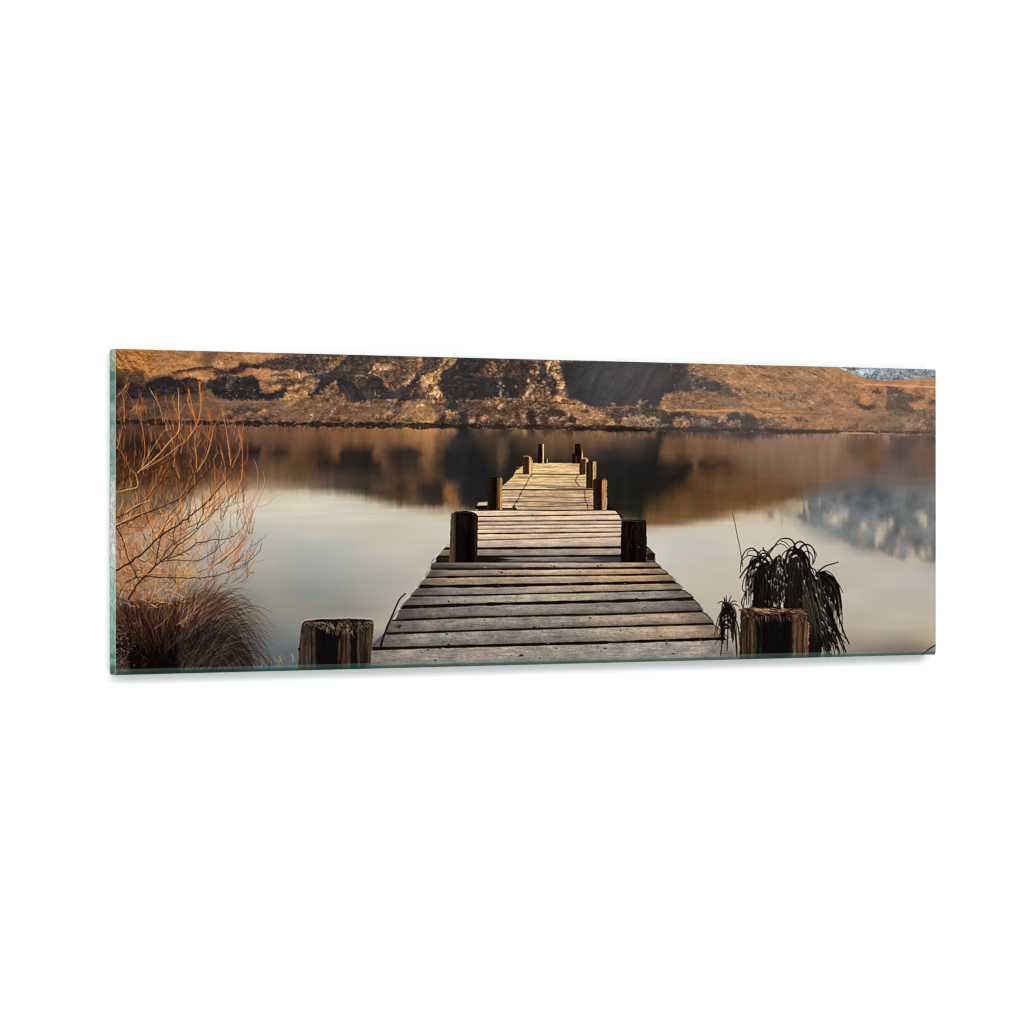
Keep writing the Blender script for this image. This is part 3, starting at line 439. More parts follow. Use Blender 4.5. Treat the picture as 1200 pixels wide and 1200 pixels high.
    fill(cv, [(966,427),(980,431),(990,435.5),(1003,441),(1014,446),(1004,448),(990,446),(975,440),(962,432)], (198,140,80), 1.6, .8, 4, .15, 2, seed=92, a=.9, **G)
    fill(cv, [(1003,442),(1016,445),(1032,447),(1060,446.5),(1096,444),(1096,452),(1040,450),(1006,450)], (186,118,72), 1.2, .5, 4, .1, 2, seed=93, col2=(196,138,92), cs=8, **G)
    fill(cv, [(1055,446.5),(1096,443.5),(1096,447.5),(1060,449)], (190,142,100), 1.2, .5, 4, .1, 2, seed=94, a=.8, **G)
    stroke(cv, [(1006,451),(1030,451),(1060,452.3),(1096,454)], 1.2, 2.2, (222,160,114), HILL, .95)
    fill(cv, [(1036,452.5),(1050,453),(1058,458),(1068,463),(1076,468),(1070,472),(1064,474),(1072,480),(1086,482),(1080,486),(1064,484),(1052,488),(1042,487),(1037,478),(1039,466)], (76,70,68), 1.6, 1.6, 3, .25, 2, seed=95, col2=(92,84,68), cs=4, speck=.15, **G)
    fill(cv, [(1037,453),(1048,453),(1050,461),(1044,463),(1038,460)], (82,66,66), 2, 1, 3, .2, 2, seed=96, a=.8, **G)
    stroke(cv, [(1038,463),(1050,463)], 1, 1, (120,112,90), HILL, .7); blob(cv, 1049, 463, 1.6, 1.2, (196,180,164), .9, idn=HILL)
    fill(cv, [(1072,464),(1080,463),(1083,466),(1078,468),(1072,468)], (78,68,62), 1.6, 1, 3, .2, 2, seed=97, **G)
    fill(cv, [(1084,471),(1090,469),(1097,469),(1097,477),(1088,474)], (80,72,68), 1.6, 1, 3, .2, 2, seed=98, **G)
    fill(cv, [(1066,473),(1080,472),(1084,474),(1088,478),(1078,479),(1068,478)], (196,128,84), 1.6, 1, 3, .15, 2, seed=99, **G)
    fill(cv, [(1070,480),(1096,480),(1096,492),(1084,492),(1074,488)], (96,84,68), 1.8, 1.5, 3, .4, 2, seed=100, col2=(74,64,58), cs=3, speck=.3, **G)
    fill(cv, [(1020,457),(1027,456),(1033,459),(1029,462),(1021,461)], (58,46,40), 1.5, 1, 3, .2, 2, seed=101, **G)
    fill(cv, [(1000,466),(1004,463),(1006,468),(1006,473),(1000,474)], (96,88,86), 2, 1, 3, .2, 2, seed=1102, a=.8, **G)
    fill(cv, [(1004,472),(1014,474),(1022,473),(1026,478),(1020,481),(1010,479.6),(1003,476)], (68,58,52), 1.6, 1.1, 3, .2, 2, seed=102, col2=(50,42,38), cs=4, **G)
    fill(cv, [(1006,463),(1013,462),(1024,471),(1018,474),(1007,472)], (202,136,78), 1.6, .8, 3, .15, 2, seed=103, **G)
    for (x, y, rx, ry) in [(981,455,3,1.2),(975,459,2.4,1.2),(1025,469,2,1.6),(992,464,2,1),(985,477,1.8,1.4),(1079,457,1.8,1.2),(1087,458.5,1.8,1.2),(1001,454,1.6,1.6),(1011,456,4,1.6)]:
        blob(cv, x, y, rx, ry, (84,64,52), .8, seed=x, idn=HILL)
    for (x0, y0, x1, y1) in [(1022,465,1040,482),(1028,470,1036,480),(1058,458,1076,464),(1060,456,1070,460),(1084,460,1094,466)]:
        stroke(cv, [(x0, y0), (x1, y1)], 1.2, 1, (200,150,106), HILL, .5)
    fill(cv, [(1038,482),(1048,479),(1056,482),(1060,488),(1050,489),(1040,488)], (104,96,72), 1.8, 1.5, 3, .5, 2, seed=104, speck=.3, **G)
    fill(cv, [(1060,492),(1074,488),(1084,492),(1097,494),(1097,511),(1040,510),(1044,500)], (142,112,96), 2, 1.6, 3, .35, 2, seed=105, col2=(112,90,80), cs=3.5, speck=.2, **G)
    fill(cv, [(1040,500),(1056,500),(1058,508),(1044,510),(1036,508)], (96,84,76), 2, 1.4, 3, .2, 2, seed=106, **G)
    fill(cv, [(984,478),(1004,480),(1020,483),(1000,487),(984,485)], (176,128,92), 2, 1, 3, .15, 2, seed=107, a=.6, **G)
    fill(cv, [(1084,502),(1097,500),(1097,511),(1082,511)], (80,72,70), 2, 1.4, 3, .2, 2, seed=117, a=.8, **G)
    for (x, y, rx, ry, c) in [(1014,503,11,6,(124,90,60)),(998,500,8,4,(130,98,78)),(1001,498,4,2,(84,60,52)),(1029,504,8,5,(124,104,78)),(1070,502,12,8,(156,120,104)),(990,501,5,2.5,(120,92,80)),(1088,496,6,5,(96,82,72)),(975,502,6,3,(128,100,84))]:
        bush(cv, x, y, rx, ry, c, HILL, 19, dark=(80,66,58))
    for k in range(26):
        x = rnd.uniform(1070, 1094); stroke(cv, [(x, 488), (x + rnd.gauss(0, .6), 479 + rnd.uniform(-2, 3))], .6, .5, (176,142,116), HILL, .5)
    fill(cv, [(446,441),(452,440),(458,446),(458,454),(452,452)], (104,76,62), 4, 1.2, 3, .3, 2, seed=601, a=.8, **G)
    fill(cv, [(456,432),(470,431),(478,438),(468,446),(458,450),(456,440)], (98,76,60), 6, 1.2, 3, .3, 2, seed=602, a=.75, **G)
    fill(cv, [(408,436),(424,436),(436,436),(440,442),(430,450),(418,452),(408,444)], (66,58,50), 6, 1.4, 3, .5, 2, seed=603, a=.7, speck=.25, **G)
    fill(cv, [(376,424),(400,426),(430,424),(436,434),(410,438),(384,438)], (84,68,56), 7, 1.6, 3, .5, 2, seed=604, a=.6, speck=.3, **G)
    fill(cv, [(484,452),(492,444),(500,452),(504,466),(490,466)], (112,86,62), 4, 1.4, 3, .4, 2, seed=605, a=.6, **G)
    for P, c, w in [([(433,437),(442,439),(450,446),(455,455)],(176,130,90),2.2),([(413,441),(421,440),(429,442)],(164,130,94),1.6),([(417,443),(416,450)],(150,124,92),1.6),([(382,458),(388,450),(394,447)],(186,138,88),1.6),([(440,428),(448,427),(458,430)],(190,142,98),2.2),([(494,442),(490,447),(494,453)],(206,158,104),1.8),([(512,439),(517,444),(513,449)],(206,158,104),1.8)]:
        stroke(cv, P, w, w, c, None, .75, n=4, wob=.5, dotted=.6)
    # let the drawn patches run into each other like scrub and scree do
    for (A1, S1, A2, S2, sd) in [(5.5, 7.0, 3.0, 2.2, 500), (0, 9, 2.6, 1.3, 520)]:
        dx = A1 * fbm(X / S1, Y / (S1 * .7), sd, 3, .6) + A2 * fbm(X / S2, Y / S2, sd + 3, 3, .8)
        dy = A1 * .7 * fbm(X / S1, Y / (S1 * .7), sd + 6, 3, .6) + A2 * .8 * fbm(X / S2, Y / S2, sd + 9, 3, .8)
        jj, i_2 = np.mgrid[0:cv.h, 0:cv.w]
        jn = np.clip((jj + dy * SS).round().astype(int), 0, cv.h - 1); in_ = np.clip((i_2 + dx * SS).round().astype(int), 0, cv.w - 1)
        okm = (cv.ID == HILL) & (cv.ID[jn, in_] == HILL)
        wob = cv.C[jn, in_]
        cv.C = np.where(okm[..., None], wob, cv.C)
    l0 = cv.C.mean(-1); dm = (cv.ID == HILL) * np.clip((66 - l0) / 26, 0, 1) * (1 - np.exp(-((X - 728) / 70) ** 4) * .85)
    sc = np.clip(fbm(X / 6, Y / 3.2, 530, 4, .7) * 2.6 + .22, 0, 1); sc2 = np.clip(fbm(X / 2.2, Y / 1.6, 531, 3, .8) * 3 + .2, 0, 1)
    cv.C = cv.C + (dm * (sc * .75 + sc2 * .35))[..., None] * hexc((40, 27, 17)) * (1 - dm * .0)[..., None]
    hmask = (cv.ID == HILL)
    hx = X[::1]; fold = fbm((X + Y * .6) / 13, (Y - X * .15) / 5.5, 170, 4, .6)
    grit = fbm(X / 1.7, Y / 1.25, 171, 3, .85); streak = fbm((X - Y) / 6, (Y + X * .12) / 1.3, 172, 3, .7)
    lumh = cv.C.mean(-1); lit = np.clip((lumh - 50) / 50, .25, 1)
    calm = np.clip(1 - np.clip((245 - X) / 40, 0, 1) * np.clip((440 - Y) / 8, 0, 1) - .45 * np.clip((X - 800) / 60, 0, 1), .25, 1)
    wxx = X + 7 * fbm(X / 11, Y / 8, 180, 3); wyy = Y + 5 * fbm(X / 9, Y / 8, 181, 3)
    def rid(x, y):
        t = 0; a = 1; z = 0
        for q in range(4):
            t = t + a * (1 - np.abs(2 * vn(x, y, 182 + q) - 1)) ** 1.3; z += a; a *= .46; x, y = (x * .78 - y * .62) * 1.93 + 3.1, (x * .62 + y * .78) * 1.93 + 1.7
        return t / z
    cx_, cy_ = wxx * .8 + wyy * .6, wyy * .8 - wxx * .6
    h0 = rid((cx_ - .7) / 17, cy_ / 10); h1 = rid((cx_ + .7) / 17, cy_ / 10)
    vall = pmask(X, Y, [(655,415),(800,418),(808,440),(812,452),(775,462),(770,475),(700,476),(668,466),(660,450)], 6)
    rocky = np.clip((X - 300) / 60, .12, 1) * np.clip(1 - (X - 790) / 60, .25, 1) * np.clip((Y - top_y(X)) / 4, .3, 1) * (1 - .55 * np.clip((Y - 470) / 6, 0, 1))
    slope = np.clip((h1 - h0) * 8, -1, 1) * rocky * (1 - .85 * vall)
    k_ = (1 + np.clip((lumh - 36) / 40, .12, 1) * 0.42 * slope) * (1 + lit * (.34 * fold + .13 * grit * calm + .13 * streak * (.5 + .5 * calm)))
    cv.C = np.where(hmask[..., None], cv.C * np.clip(k_, .4, 1.7)[..., None], cv.C)
    rq = random.Random(77)
    for k in range(2600):
        x = rq.uniform(136, 1095); y = rq.uniform(0, 1); y = top_y(x) + y * (shore(x) - 3 - top_y(x))
        if vn(np.array(x / 16.), np.array(y / 7.), 173) < rq.uniform(.25, .8): continue
        i = int((x - XL) * SS); j = int((y - top_y(x)) / (bot_y(x) - top_y(x)) * (cv.h - 1))
        if not cv.ID[j, min(i, cv.w - 1)] == HILL: continue
        base = cv.C[j, min(i, cv.w - 1)]; L_ = base.mean()
        if L_ < 70 and rq.random() < .9: continue
        if x > 820 and rq.random() < .6: continue
        r = rq.uniform(.55, 1.35); hz = np.clip((x - 620) / 500, 0, 1)
        dkc = hexc((46, 36, 32)) * (1 - hz) + hexc((84, 70, 64)) * hz
        blob(cv, x, y, r * rq.uniform(1, 1.8), r, dkc, rq.uniform(.2, .5), seed=k)
        if rq.random() < .6: blob(cv, x - r * .9, y - r * .9, r * .8, r * .55, np.minimum(base * 1.35 + 12, 235), rq.uniform(.35, .7), seed=k + 1)
    hzr = (np.clip((X - 690) / 260, 0, 1) * .24)[..., None]; cv.C = np.where(hmask[..., None], cv.C * (1 - hzr) + hexc((184,140,102)) * hzr, cv.C)
    hz2 = (np.exp(-((X - 742) / 52) ** 2 - ((Y - 440) / 26) ** 2) * .34 + np.exp(-((X - 800) / 26) ** 2 - ((Y - 448) / 18) ** 2) * .30)[..., None]
    cv.C = np.where(hmask[..., None], cv.C * (1 - hz2) + hexc((86, 82, 82)) * hz2, cv.C)
    vst = fbm((X + Y * .6) / 7, Y / 22, 545, 3, .55); cv.C = np.where(hmask[..., None], cv.C * (1 + .30 * vst * vall)[..., None], cv.C)
    g_ = cv.C.mean(-1, keepdims=True)
    cv.C = np.where(hmask[..., None], (cv.C * .86 + g_ * .14) * hexc((.97, .95, .95)), cv.C)
    for (P, w0, w1, c, a) in [([(1004,451),(1030,451),(1060,452.3),(1096,454)],1.2,2.0,(218,158,114),.9),([(776,478),(784,482),(792,481.4),(820,481),(848,481),(870,482)],1.1,1.6,(196,146,94),.75),([(884,478.4),(898,479),(914,478.5)],1,1.3,(204,150,102),.6),
                            ([(890,482),(905,484),(930,484.4),(968,486)],.8,1.1,(104,80,64),.5),([(618,469),(636,471),(655,472),(672,473)],1.0,1.1,(78,54,40),.8),([(712,477.6),(730,477),(744,477.6)],1.2,.9,(146,108,78),.8),
                            ([(546,470),(562,470),(590,468.4),(610,468)],.8,.9,(150,112,84),.6),([(250,470),(275,471),(310,471),(350,471.4)],.9,.9,(158,114,80),.6),([(873,430),(882,439),(892,450),(905,459)],2.6,4,(190,144,94),.22),
                            ([(1006,446.6),(1040,448.4),(1096,447.6)],2.4,2.6,(178,116,74),.6),([(202,436.4),(214,434.6),(228,431.6),(242,430.4),(250,431)],1.2,2.4,(66,48,40),.8),([(1000,441),(1010,444.6),(1024,446.6)],1.0,1.2,(196,130,84),.7),
                            ([(522,432),(530,427),(534,421)],2.2,2.4,(208,158,100),.55),([(586.5,454),(586,463)],1.6,2.2,(190,152,98),.6)]:
        stroke(cv, P, w0, w1, c, None, a, n=4, wob=.18, dotted=.25)
    # waterline: dark undercut bank, broken by pale stones
    sb = fbm(X / 7, X * 0 + 2, 110, 3, .6); sy = shore(X)
    thick = 2.3 + 4.6 * sb + 1.6 * fbm(X / 2.6, X * 0 + 5, 119, 2)
    thick = thick * np.clip((1095 - X) / 500 + .35, .5, 1.2)
    dd = np.abs(Y - (sy - 2.2 + .8 * fbm(X / 9, X * 0, 111, 2))) - np.clip(thick, .3, 4)
    colr = np.interp(X, [136, 500, 700, 900, 1095], [22, 26, 40, 66, 70])
    al = np.clip(.6 - dd / 1.3, 0, 1) * np.clip(.9 + .6 * fbm(X / 3, Y / 2, 112, 2), 0, 1)
    al *= np.clip(.35 + 2.2 * vn(X / 4.0, Y / 3.0, 113), 0, 1)
    cb = np.stack([colr * 1.05, colr * .92, colr * .9], -1)
    cv.put((slice(None), slice(None)), al * .9, cb, None)
    cv.ID[(al > .5) & (Y < sy + 2)] = HILL
    for k in range(150):
        x = rnd.uniform(136, 1094); y = shore(x) - rnd.uniform(-1.6, 7); c = rnd.choice([(178,128,88),(196,150,108),(120,92,72),(90,66,52)])
        blob(cv, x, y, rnd.uniform(.6, 1.8), rnd.uniform(.5, 1.2), c, .65, seed=k, idn=None)
    stroke(cv, [(984,507.2),(1002,507.5),(1021,507.6)], .8, 1.2, (212,172,140), HILL, .8); stroke(cv, [(1030,508),(1046,508.5)], .7, .9, (180,140,116), HILL, .7)
    fill(cv, [(703,503),(715,499),(730,499.5),(750,502),(765,504),(762,507),(735,507),(708,506)], (34,28,26), 1.4, .8, 3, seed=114, **G)
    fill(cv, [(672,500),(690,500),(696,503),(684,505),(672,504)], (34,26,26), 1.4, .8, 3, seed=115, **G)
    fill(cv, [(805,500),(830,501),(846,504),(838,508),(808,506)], (64,60,56), 1.6, .8, 3, seed=116, **G)
    fill(cv, [(896,501),(920,504),(950,504),(976,504),(974,508),(930,509),(900,508)], (70,62,54), 1.6, .8, 3, seed=118, **G)
    # mirrored tufts just below the waterline
    for (x, w, c, h) in [(506,7,(176,128,82),9),(528,9,(150,110,74),9),(557,4,(128,96,74),8),(571,5,(140,106,78),10),(583,6,(120,92,64),7),(603,4,(130,96,74),8),(614,3,(170,130,92),12),(630,3,(130,92,70),10),(700,10,(150,108,74),8),(736,7,(134,98,74),8),(752,6,(138,100,76),9),(765,5,(120,90,70),9),(803,6,(170,118,82),11),(848,4,(140,104,84),9),(545,5,(34,33,36),16),(622,4,(46,38,38),12),(666,4,(54,42,42),12),(772,4,(40,38,40),14),(810,1,(170,140,118),9),(876,6,(60,58,60),14)]:
        b = cv.box(x - w * 1.4, x + w * 1.4, 498, 524); XX, YY = cv.X[b], cv.Y[b]; f0 = YY - shore(XX)
        a = np.clip(1.3 - np.abs(XX - x) / w, 0, 1) * np.clip((h - f0) / h * 1.4, 0, 1) * (f0 > .6) * np.clip(.8 + 1.6 * fbm(XX / 1.6, YY / 12, 120 + int(x), 3, .7), 0, 1)
        cv.put(b, np.clip(a, 0, 1) * .8, c)

    for (x, w, h, c) in [(868,16,15,(60,58,60)),(800,26,9,(66,58,56)),(842,14,10,(74,64,60)),(740,30,7,(70,54,46)),(900,10,10,(78,68,64)),(543,7,40,(36,36,40)),(1072,20,14,(92,80,76)),(1010,18,9,(104,78,60)),(668,14,7,(58,44,38)),(560,14,10,(60,50,46)),(588,8,12,(52,44,42)),(640,8,9,(54,44,40))]:
        b = cv.box(x - w * 1.5, x + w * 1.5, 497, 497 + h * 2 + 14); XX, YY = cv.X[b], cv.Y[b]; f0 = YY - shore(XX)
        a = np.clip(1.25 - np.abs(XX - x + 5 * fbm(XX / 4, YY / 9, 815, 3)) / w, 0, 1) * np.clip((h - f0 + 9 * fbm(XX / 2.4, YY / 30, 816 + int(x), 3, .7)) / h * 1.5, 0, 1) * np.clip(f0, 0, 1)
        cv.put(b, np.clip(a, 0, 1) * .62 * (cv.ID[b] == LAKE), c)
    # ---- jetty
    deck_far = [(623,542.6),(678,542.8),(681,550),(686,557),(690,566),(695,573),(700,585),(706,592),(713,598),(556,598.4),(560,589),(572,588),(588,570),(590,568),(600.4,559),(602,555.4),(603,553),(611.7,546)]
    deck_near = [(557,597.8),(640,597.4),(719,597.2),(722,600),(727,609),(727,640),(758,640.5),(767,649),(766,656.5),(773.7,665.4),(781.4,671.8),(786,675),(790,681.6),(793,683),(797.7,690.4),(802.7,692),(808,697),(812,701),(817,707),(822.5,716),(828,719),(835,730),(843,739),(852,752),(862,775),(880,796),(410,796),(434,768),(436,753),(446,745),(452,740),(458,727),(463,725.5),(469.5,712),(480.6,700),(482,697),(490,688),(492,684),(498,678),(500,674),(504,669),(505,662),(510,658),(511,653),(520,642.5),(526,635.6),(538,600)]
    fill(cv, deck_far, (214,180,132), .9, .25, 4, idn=JETTY)
    fill(cv, deck_near, (150,138,128), .9, .35, 4, idn=JETTY)
    lx = [430, 560, 720, 870]
    L = [([598,598,597.3,597.3],1.0,.95),([606.5,605.3,603,602.8],1.2,.8),([611.5,611,609.8,609.5],1.1,.75),([616,615.6,614.4,614.4],1.0,.55),([621,620.4,618.4,618.3],.9,.5),([626,625.5,623.4,623.4],1.2,.9),([634.4,633,629,629],1.0,.6),([642.6,642.6,641.4,641.4],1.9,1.0),([652.4,652.2,651.2,651],1.5,.95),([658.6,658.6,658.6,658.4],.9,.8),([666.2,666.6,665.7,664.6],1.6,.95),([678,675.4,673.8,671.4],1.3,.95),([688,686.6,683.4,680.4],2.0,1.0),([699.2,697.4,693.2,689.6],1.1,.9),([713,708.2,704.4,700],1.9,1.0),([728,723,719.6,714.8],1.3,.92),([743.2,738.8,734.2,730.2],1.3,.95),([760.4,756.8,752.6,747.6],1.8,1.0),([797,796,795,794],1,0)]
    bc = [((205,178,150),(206,178,150),(200,172,145)),((200,172,148),(204,176,150),(198,170,146)),((176,152,132),(184,160,138),(186,162,142)),((200,176,152),(208,182,156),(204,178,152)),((196,172,148),(202,176,150),(196,172,148)),((206,180,156),(206,180,152),(200,174,148)),((190,172,154),(204,184,162),(196,176,154)),((128,112,104),(150,138,130),(164,144,128)),((80,66,62),(128,120,114),(112,110,112)),((106,104,102),(172,152,132),(158,136,112)),((116,104,98),(192,168,142),(184,152,116)),((152,132,112),(170,152,134),(182,152,114)),((116,110,106),(172,156,138),(168,146,124)),((124,116,110),(184,170,150),(140,128,122)),((106,100,100),(142,134,124),(128,118,112)),((130,122,116),(138,130,120),(164,144,124)),((132,124,118),(138,132,126),(178,158,132)),((138,128,120),(138,130,122),(150,140,132))]
    b = cv.box(405, 885, 596, 797); XX, YY = cv.X[b], cv.Y[b]; jm = (cv.ID[b] == JETTY) & (YY > 597)
    LY = [np.interp(XX, lx, l[0]) for l in L]
    cx = np.zeros(XX.shape + (3,))
    grain = fbm(XX / 22, YY / 1.15, 130, 4, .7); grain2 = fbm(XX / 5, YY / .8, 131, 3, .7); mott = fbm(XX / 11, YY / 6, 132, 4, .6)
    for k in range(len(L) - 1):
        y0, y1 = LY[k], LY[k + 1]; m = (YY >= y0) & (YY < y1)
        hgt = y1 - y0; f = (YY - y0) / hgt
        cen = 640; ht = (YY - 598) / 170; wl = 560 - 125 * ht; wr = 725 + 130 * ht
        u = np.clip((XX - wl) / (wr - wl), 0, 1)
        cc = np.zeros(XX.shape + (3,))
        uu = np.clip(u + .14 * fbm(XX / 40, YY * 0 + k * 3.1, 140 + k, 2) * 2, 0, 1)
        for c in range(3): cc[..., c] = np.interp(uu, [0.02, .48, .9], [bc[k][0][c], bc[k][1][c], bc[k][2][c]])
        sh = 1.12 - .14 * np.clip(f, 0, 1) - .30 * np.clip(f, 0, 1) ** 5 + .04 * np.cos(f * 9 + k)
        if k == 6: sh = 1.10 - .28 * f
        edge = 1 - .22 * np.clip(1 - np.minimum(XX - wl - 0, wr - XX) / 34, 0, 1) * np.clip((YY - 640) / 20, 0, 1)
        cc = cc * (sh * edge)[..., None]
        amp = np.clip((YY - 598) / 120, .45, 1)
        gk = fbm((XX + k * 37) / 13, YY / .7, 180 + k, 4, .75); fine = fbm(XX / 2.4, YY / .9, 133, 2, .8); pit = fbm(XX / 3.0, YY / 1.6, 134, 4, .8)
        cc = cc * 1.07 * (1 + .22 * grain * (1.35 - amp * .3) + .26 * gk + .20 * fine * amp + .18 * grain2 * amp + .34 * mott * amp + .30 * fbm((XX + k * 53) / 20, YY / 2.2, 136, 4, .65) * amp + .22 * fbm(XX / 1.4, YY / 1.2, 137, 2) * amp - .5 * np.clip(pit - .16, 0, 1) * amp)[..., None] * (1 - .12 * np.clip((YY - 600) / 90, 0, 1))[..., None] * hexc((1.0, .985, .965))
        cc[..., 0] *= 1 + .05 * mott; cc[..., 2] *= 1 - .06 * mott
        cx[m] = cc[m]
    cv.C[b][jm] = 0; tmp = cv.C[b]; tmp[jm] = cx[jm]; cv.C[b] = tmp
    for (lyv, w, a) in L[:-1]:
        yy = np.interp(XX, lx, lyv) + .35 * fbm(XX / 18, XX * 0 + w * 9, 150, 3)
        ww = w * (1.12 + .9 * fbm(XX / 16, XX * 0 + lyv[0], 151, 3)) * np.clip(.85 + (YY - 600) / 160, .85, 1.4)
        al = np.clip((ww * .62 - np.abs(YY - yy)) / .8 + .5, 0, 1) * a * jm
        cv.put(b, al, (20, 12, 9))
        al = np.clip(.8 - np.abs(YY - yy - ww * .62 - .9) / .9, 0, 1) * .24 * jm * (YY > 640)
        cv.put(b, al, (214, 192, 166))
    # shade of the mid posts lying over two boards
    b1 = dict(soft=2.0, warp=.4, idn=None)
    fill(cv, [(557,652.5),(580,652.8),(600,656),(580,658.6),(557,658.4)], (14,9,8), a=.9, **b1)
    fill(cv, [(511,653.5),(530,653),(530,658.4),(511,658)], (22,12,12), a=.9, **b1)
    fill(cv, [(700,651.6),(727,650),(727,658),(706,657.5),(690,654)], (14,10,12), a=.85, soft=2.5, warp=.4)
    fill(cv, [(640,655),(700,652.5),(727,653),(727,658),(690,658),(650,657.5)], (90,88,92), a=.5, soft=2, warp=.4)
    fill(cv, [(505,660),(560,661),(612,663),(600,667),(550,668),(505,667.5)], (40,38,40), a=.45, soft=3, warp=.5)
    fill(cv, [(758,641),(766,648.5),(767,649.5),(766,656.5),(757,656.8)], (26,20,18), soft=1, warp=.2, idn=JETTY)
    fill(cv, [(758,641.5),(765,648),(758,648)], (70,58,50), soft=1, warp=.2, idn=JETTY)
    for k in range(7, len(L) - 1):
        for sd in (0, 1):
            ya_ = L[k][0][0] if sd == 0 else L[k][0][3]
            if sd == 0: pts = [(511,652),(505,662),(504,667),(498,677),(489.5,688),(481,699),(469,713),(458,727),(452,741.5),(436,760)]
            else: pts = [(766,652),(766,658),(774,665.4),(782,672),(791,681.6),(798,690),(811,700.6),(822.5,716),(835,730.6),(852,748.6)]
            i_k = k - 8
            if not 0 <= i_k < len(pts) - 1: continue
            (xa, ya_), (xb, yb_) = pts[i_k], pts[i_k + 1]
            sg = -1 if sd == 0 else 1
            stroke(cv, [(xa + sg * .6, ya_ + 1.6), (xa * .5 + xb * .5 + sg * 1.2, (ya_ + yb_) / 2), (xb + sg * .2, yb_ - .6)], 1.5, 2.2, (58,48,42), None, .55, n=3, wob=.2)
            blob(cv, xb + sg * 1.6, yb_ + .8, 1.9, 1.1, (200,192,176), .8, seed=k)
            blob(cv, xa - sg * 9, ya_ + 3, 9, 3, (70,62,58), .28, seed=k + 5)
    # nails, knots, checks
    for (x, y, s_) in [(587,671,2.2),(584,670,1.3),(592,671.5,1.1),(618,670,1),(648,672.3,1),(649,664,1.8),(645,663,1.3),(675,667,1.5),(679,670,1.3),(700,663,1.4),(704,662,1.2),(561,655,1.1),(671,691,1.1),(604,704,1.2),(597,701,.9),(602,701,.8),(592,734.5,1.2),(625,735,2.6),(631,734.5,1.6),(659,733,1.4),(610,768,2.6),(607,769,1.5),(599,768,1),(627,769,1.3),(632,771,1.2),(651,760,1.5),(650,764,1.2),(645,763,1),(691,724,2),(712,726,1),(693,765,1.2),(708,760,2),(703,763,1.4),(700,757,1.4),(466,734.5,3.4),(468,733,2.4),(525,704.5,1.4),(530,703.5,1),(544,704.5,1.3),(523,743,1.8),(525,755,2),(568,744.5,1.1),(570,751,1.2),(494,764.5,2),(501,761.5,1.8),(507,762,1),(515,760.5,2),(510,774,2),(557,715,1.2),(567,726,1),(753,695.5,1.4),(745,701.5,1.8),(712,709.5,1.2),(770,729,1.8),(773,745.5,1.8),(758,745,1),(726,739,1.4),(727,738,1),(780,754,1.6),(788,766,2.2),(719,755.5,1.3),(832,762,1.3),(755,703,1),(748,706,.9),(755,712,1.4),(752,714,1),(757,713,.9),(566,744,1),(584,742,.8),(577,745,1),(593,752,.9),(641,691,.9),(541,694,1),(520,698,.8),(603,640.5,1),(578,617.5,.9),(695,618,.9),(623,603,1)]:
        blob(cv, x, y, s_ * 1.1, s_ * .62, (28,18,16), .9, seed=int(x), warp=.5)
    for k in range(420):
        y = 660 + 112 * rnd.random() ** .8; ht = (y - 598) / 170; x = rnd.uniform(560 - 120 * ht, 725 + 125 * ht); s_ = rnd.uniform(.5, 1.0)
        blob(cv, x, y, s_ * rnd.uniform(1, 3.2), s_ * .5, rnd.choice([(78,66,60),(66,54,48),(205,190,170),(96,84,76)]), rnd.uniform(.25, .6), seed=k)
    for k in range(60):
        y = rnd.uniform(600, 640); x = rnd.uniform(562, 722); l = rnd.uniform(8, 30)
        stroke(cv, [(x - l, y), (x + l, y + rnd.gauss(0, .25))], .5, .5, rnd.choice([(150,126,108),(228,204,176),(126,104,88)]), None, .4)
    # far part of the deck
    b = cv.box(555, 716, 541, 599); XX, YY = cv.X[b], cv.Y[b]; fm = pmask(XX, YY, deck_far, .8)
    g = fbm(XX / 26, YY / .75, 160, 4, .7); w_ = np.clip((YY - 553) / 26, 0, 1)[..., None]
    c = hexc((216,178,124)) * (1 - w_) + hexc((188,156,122)) * w_
    c = c * (1 + .85 * g + .2 * fbm(XX / 4, YY / 1, 161, 2) + .3 * fbm(XX / 12, YY / 3, 162, 3))[..., None]
    cv.put(b, fm * (YY < 597.6), c)
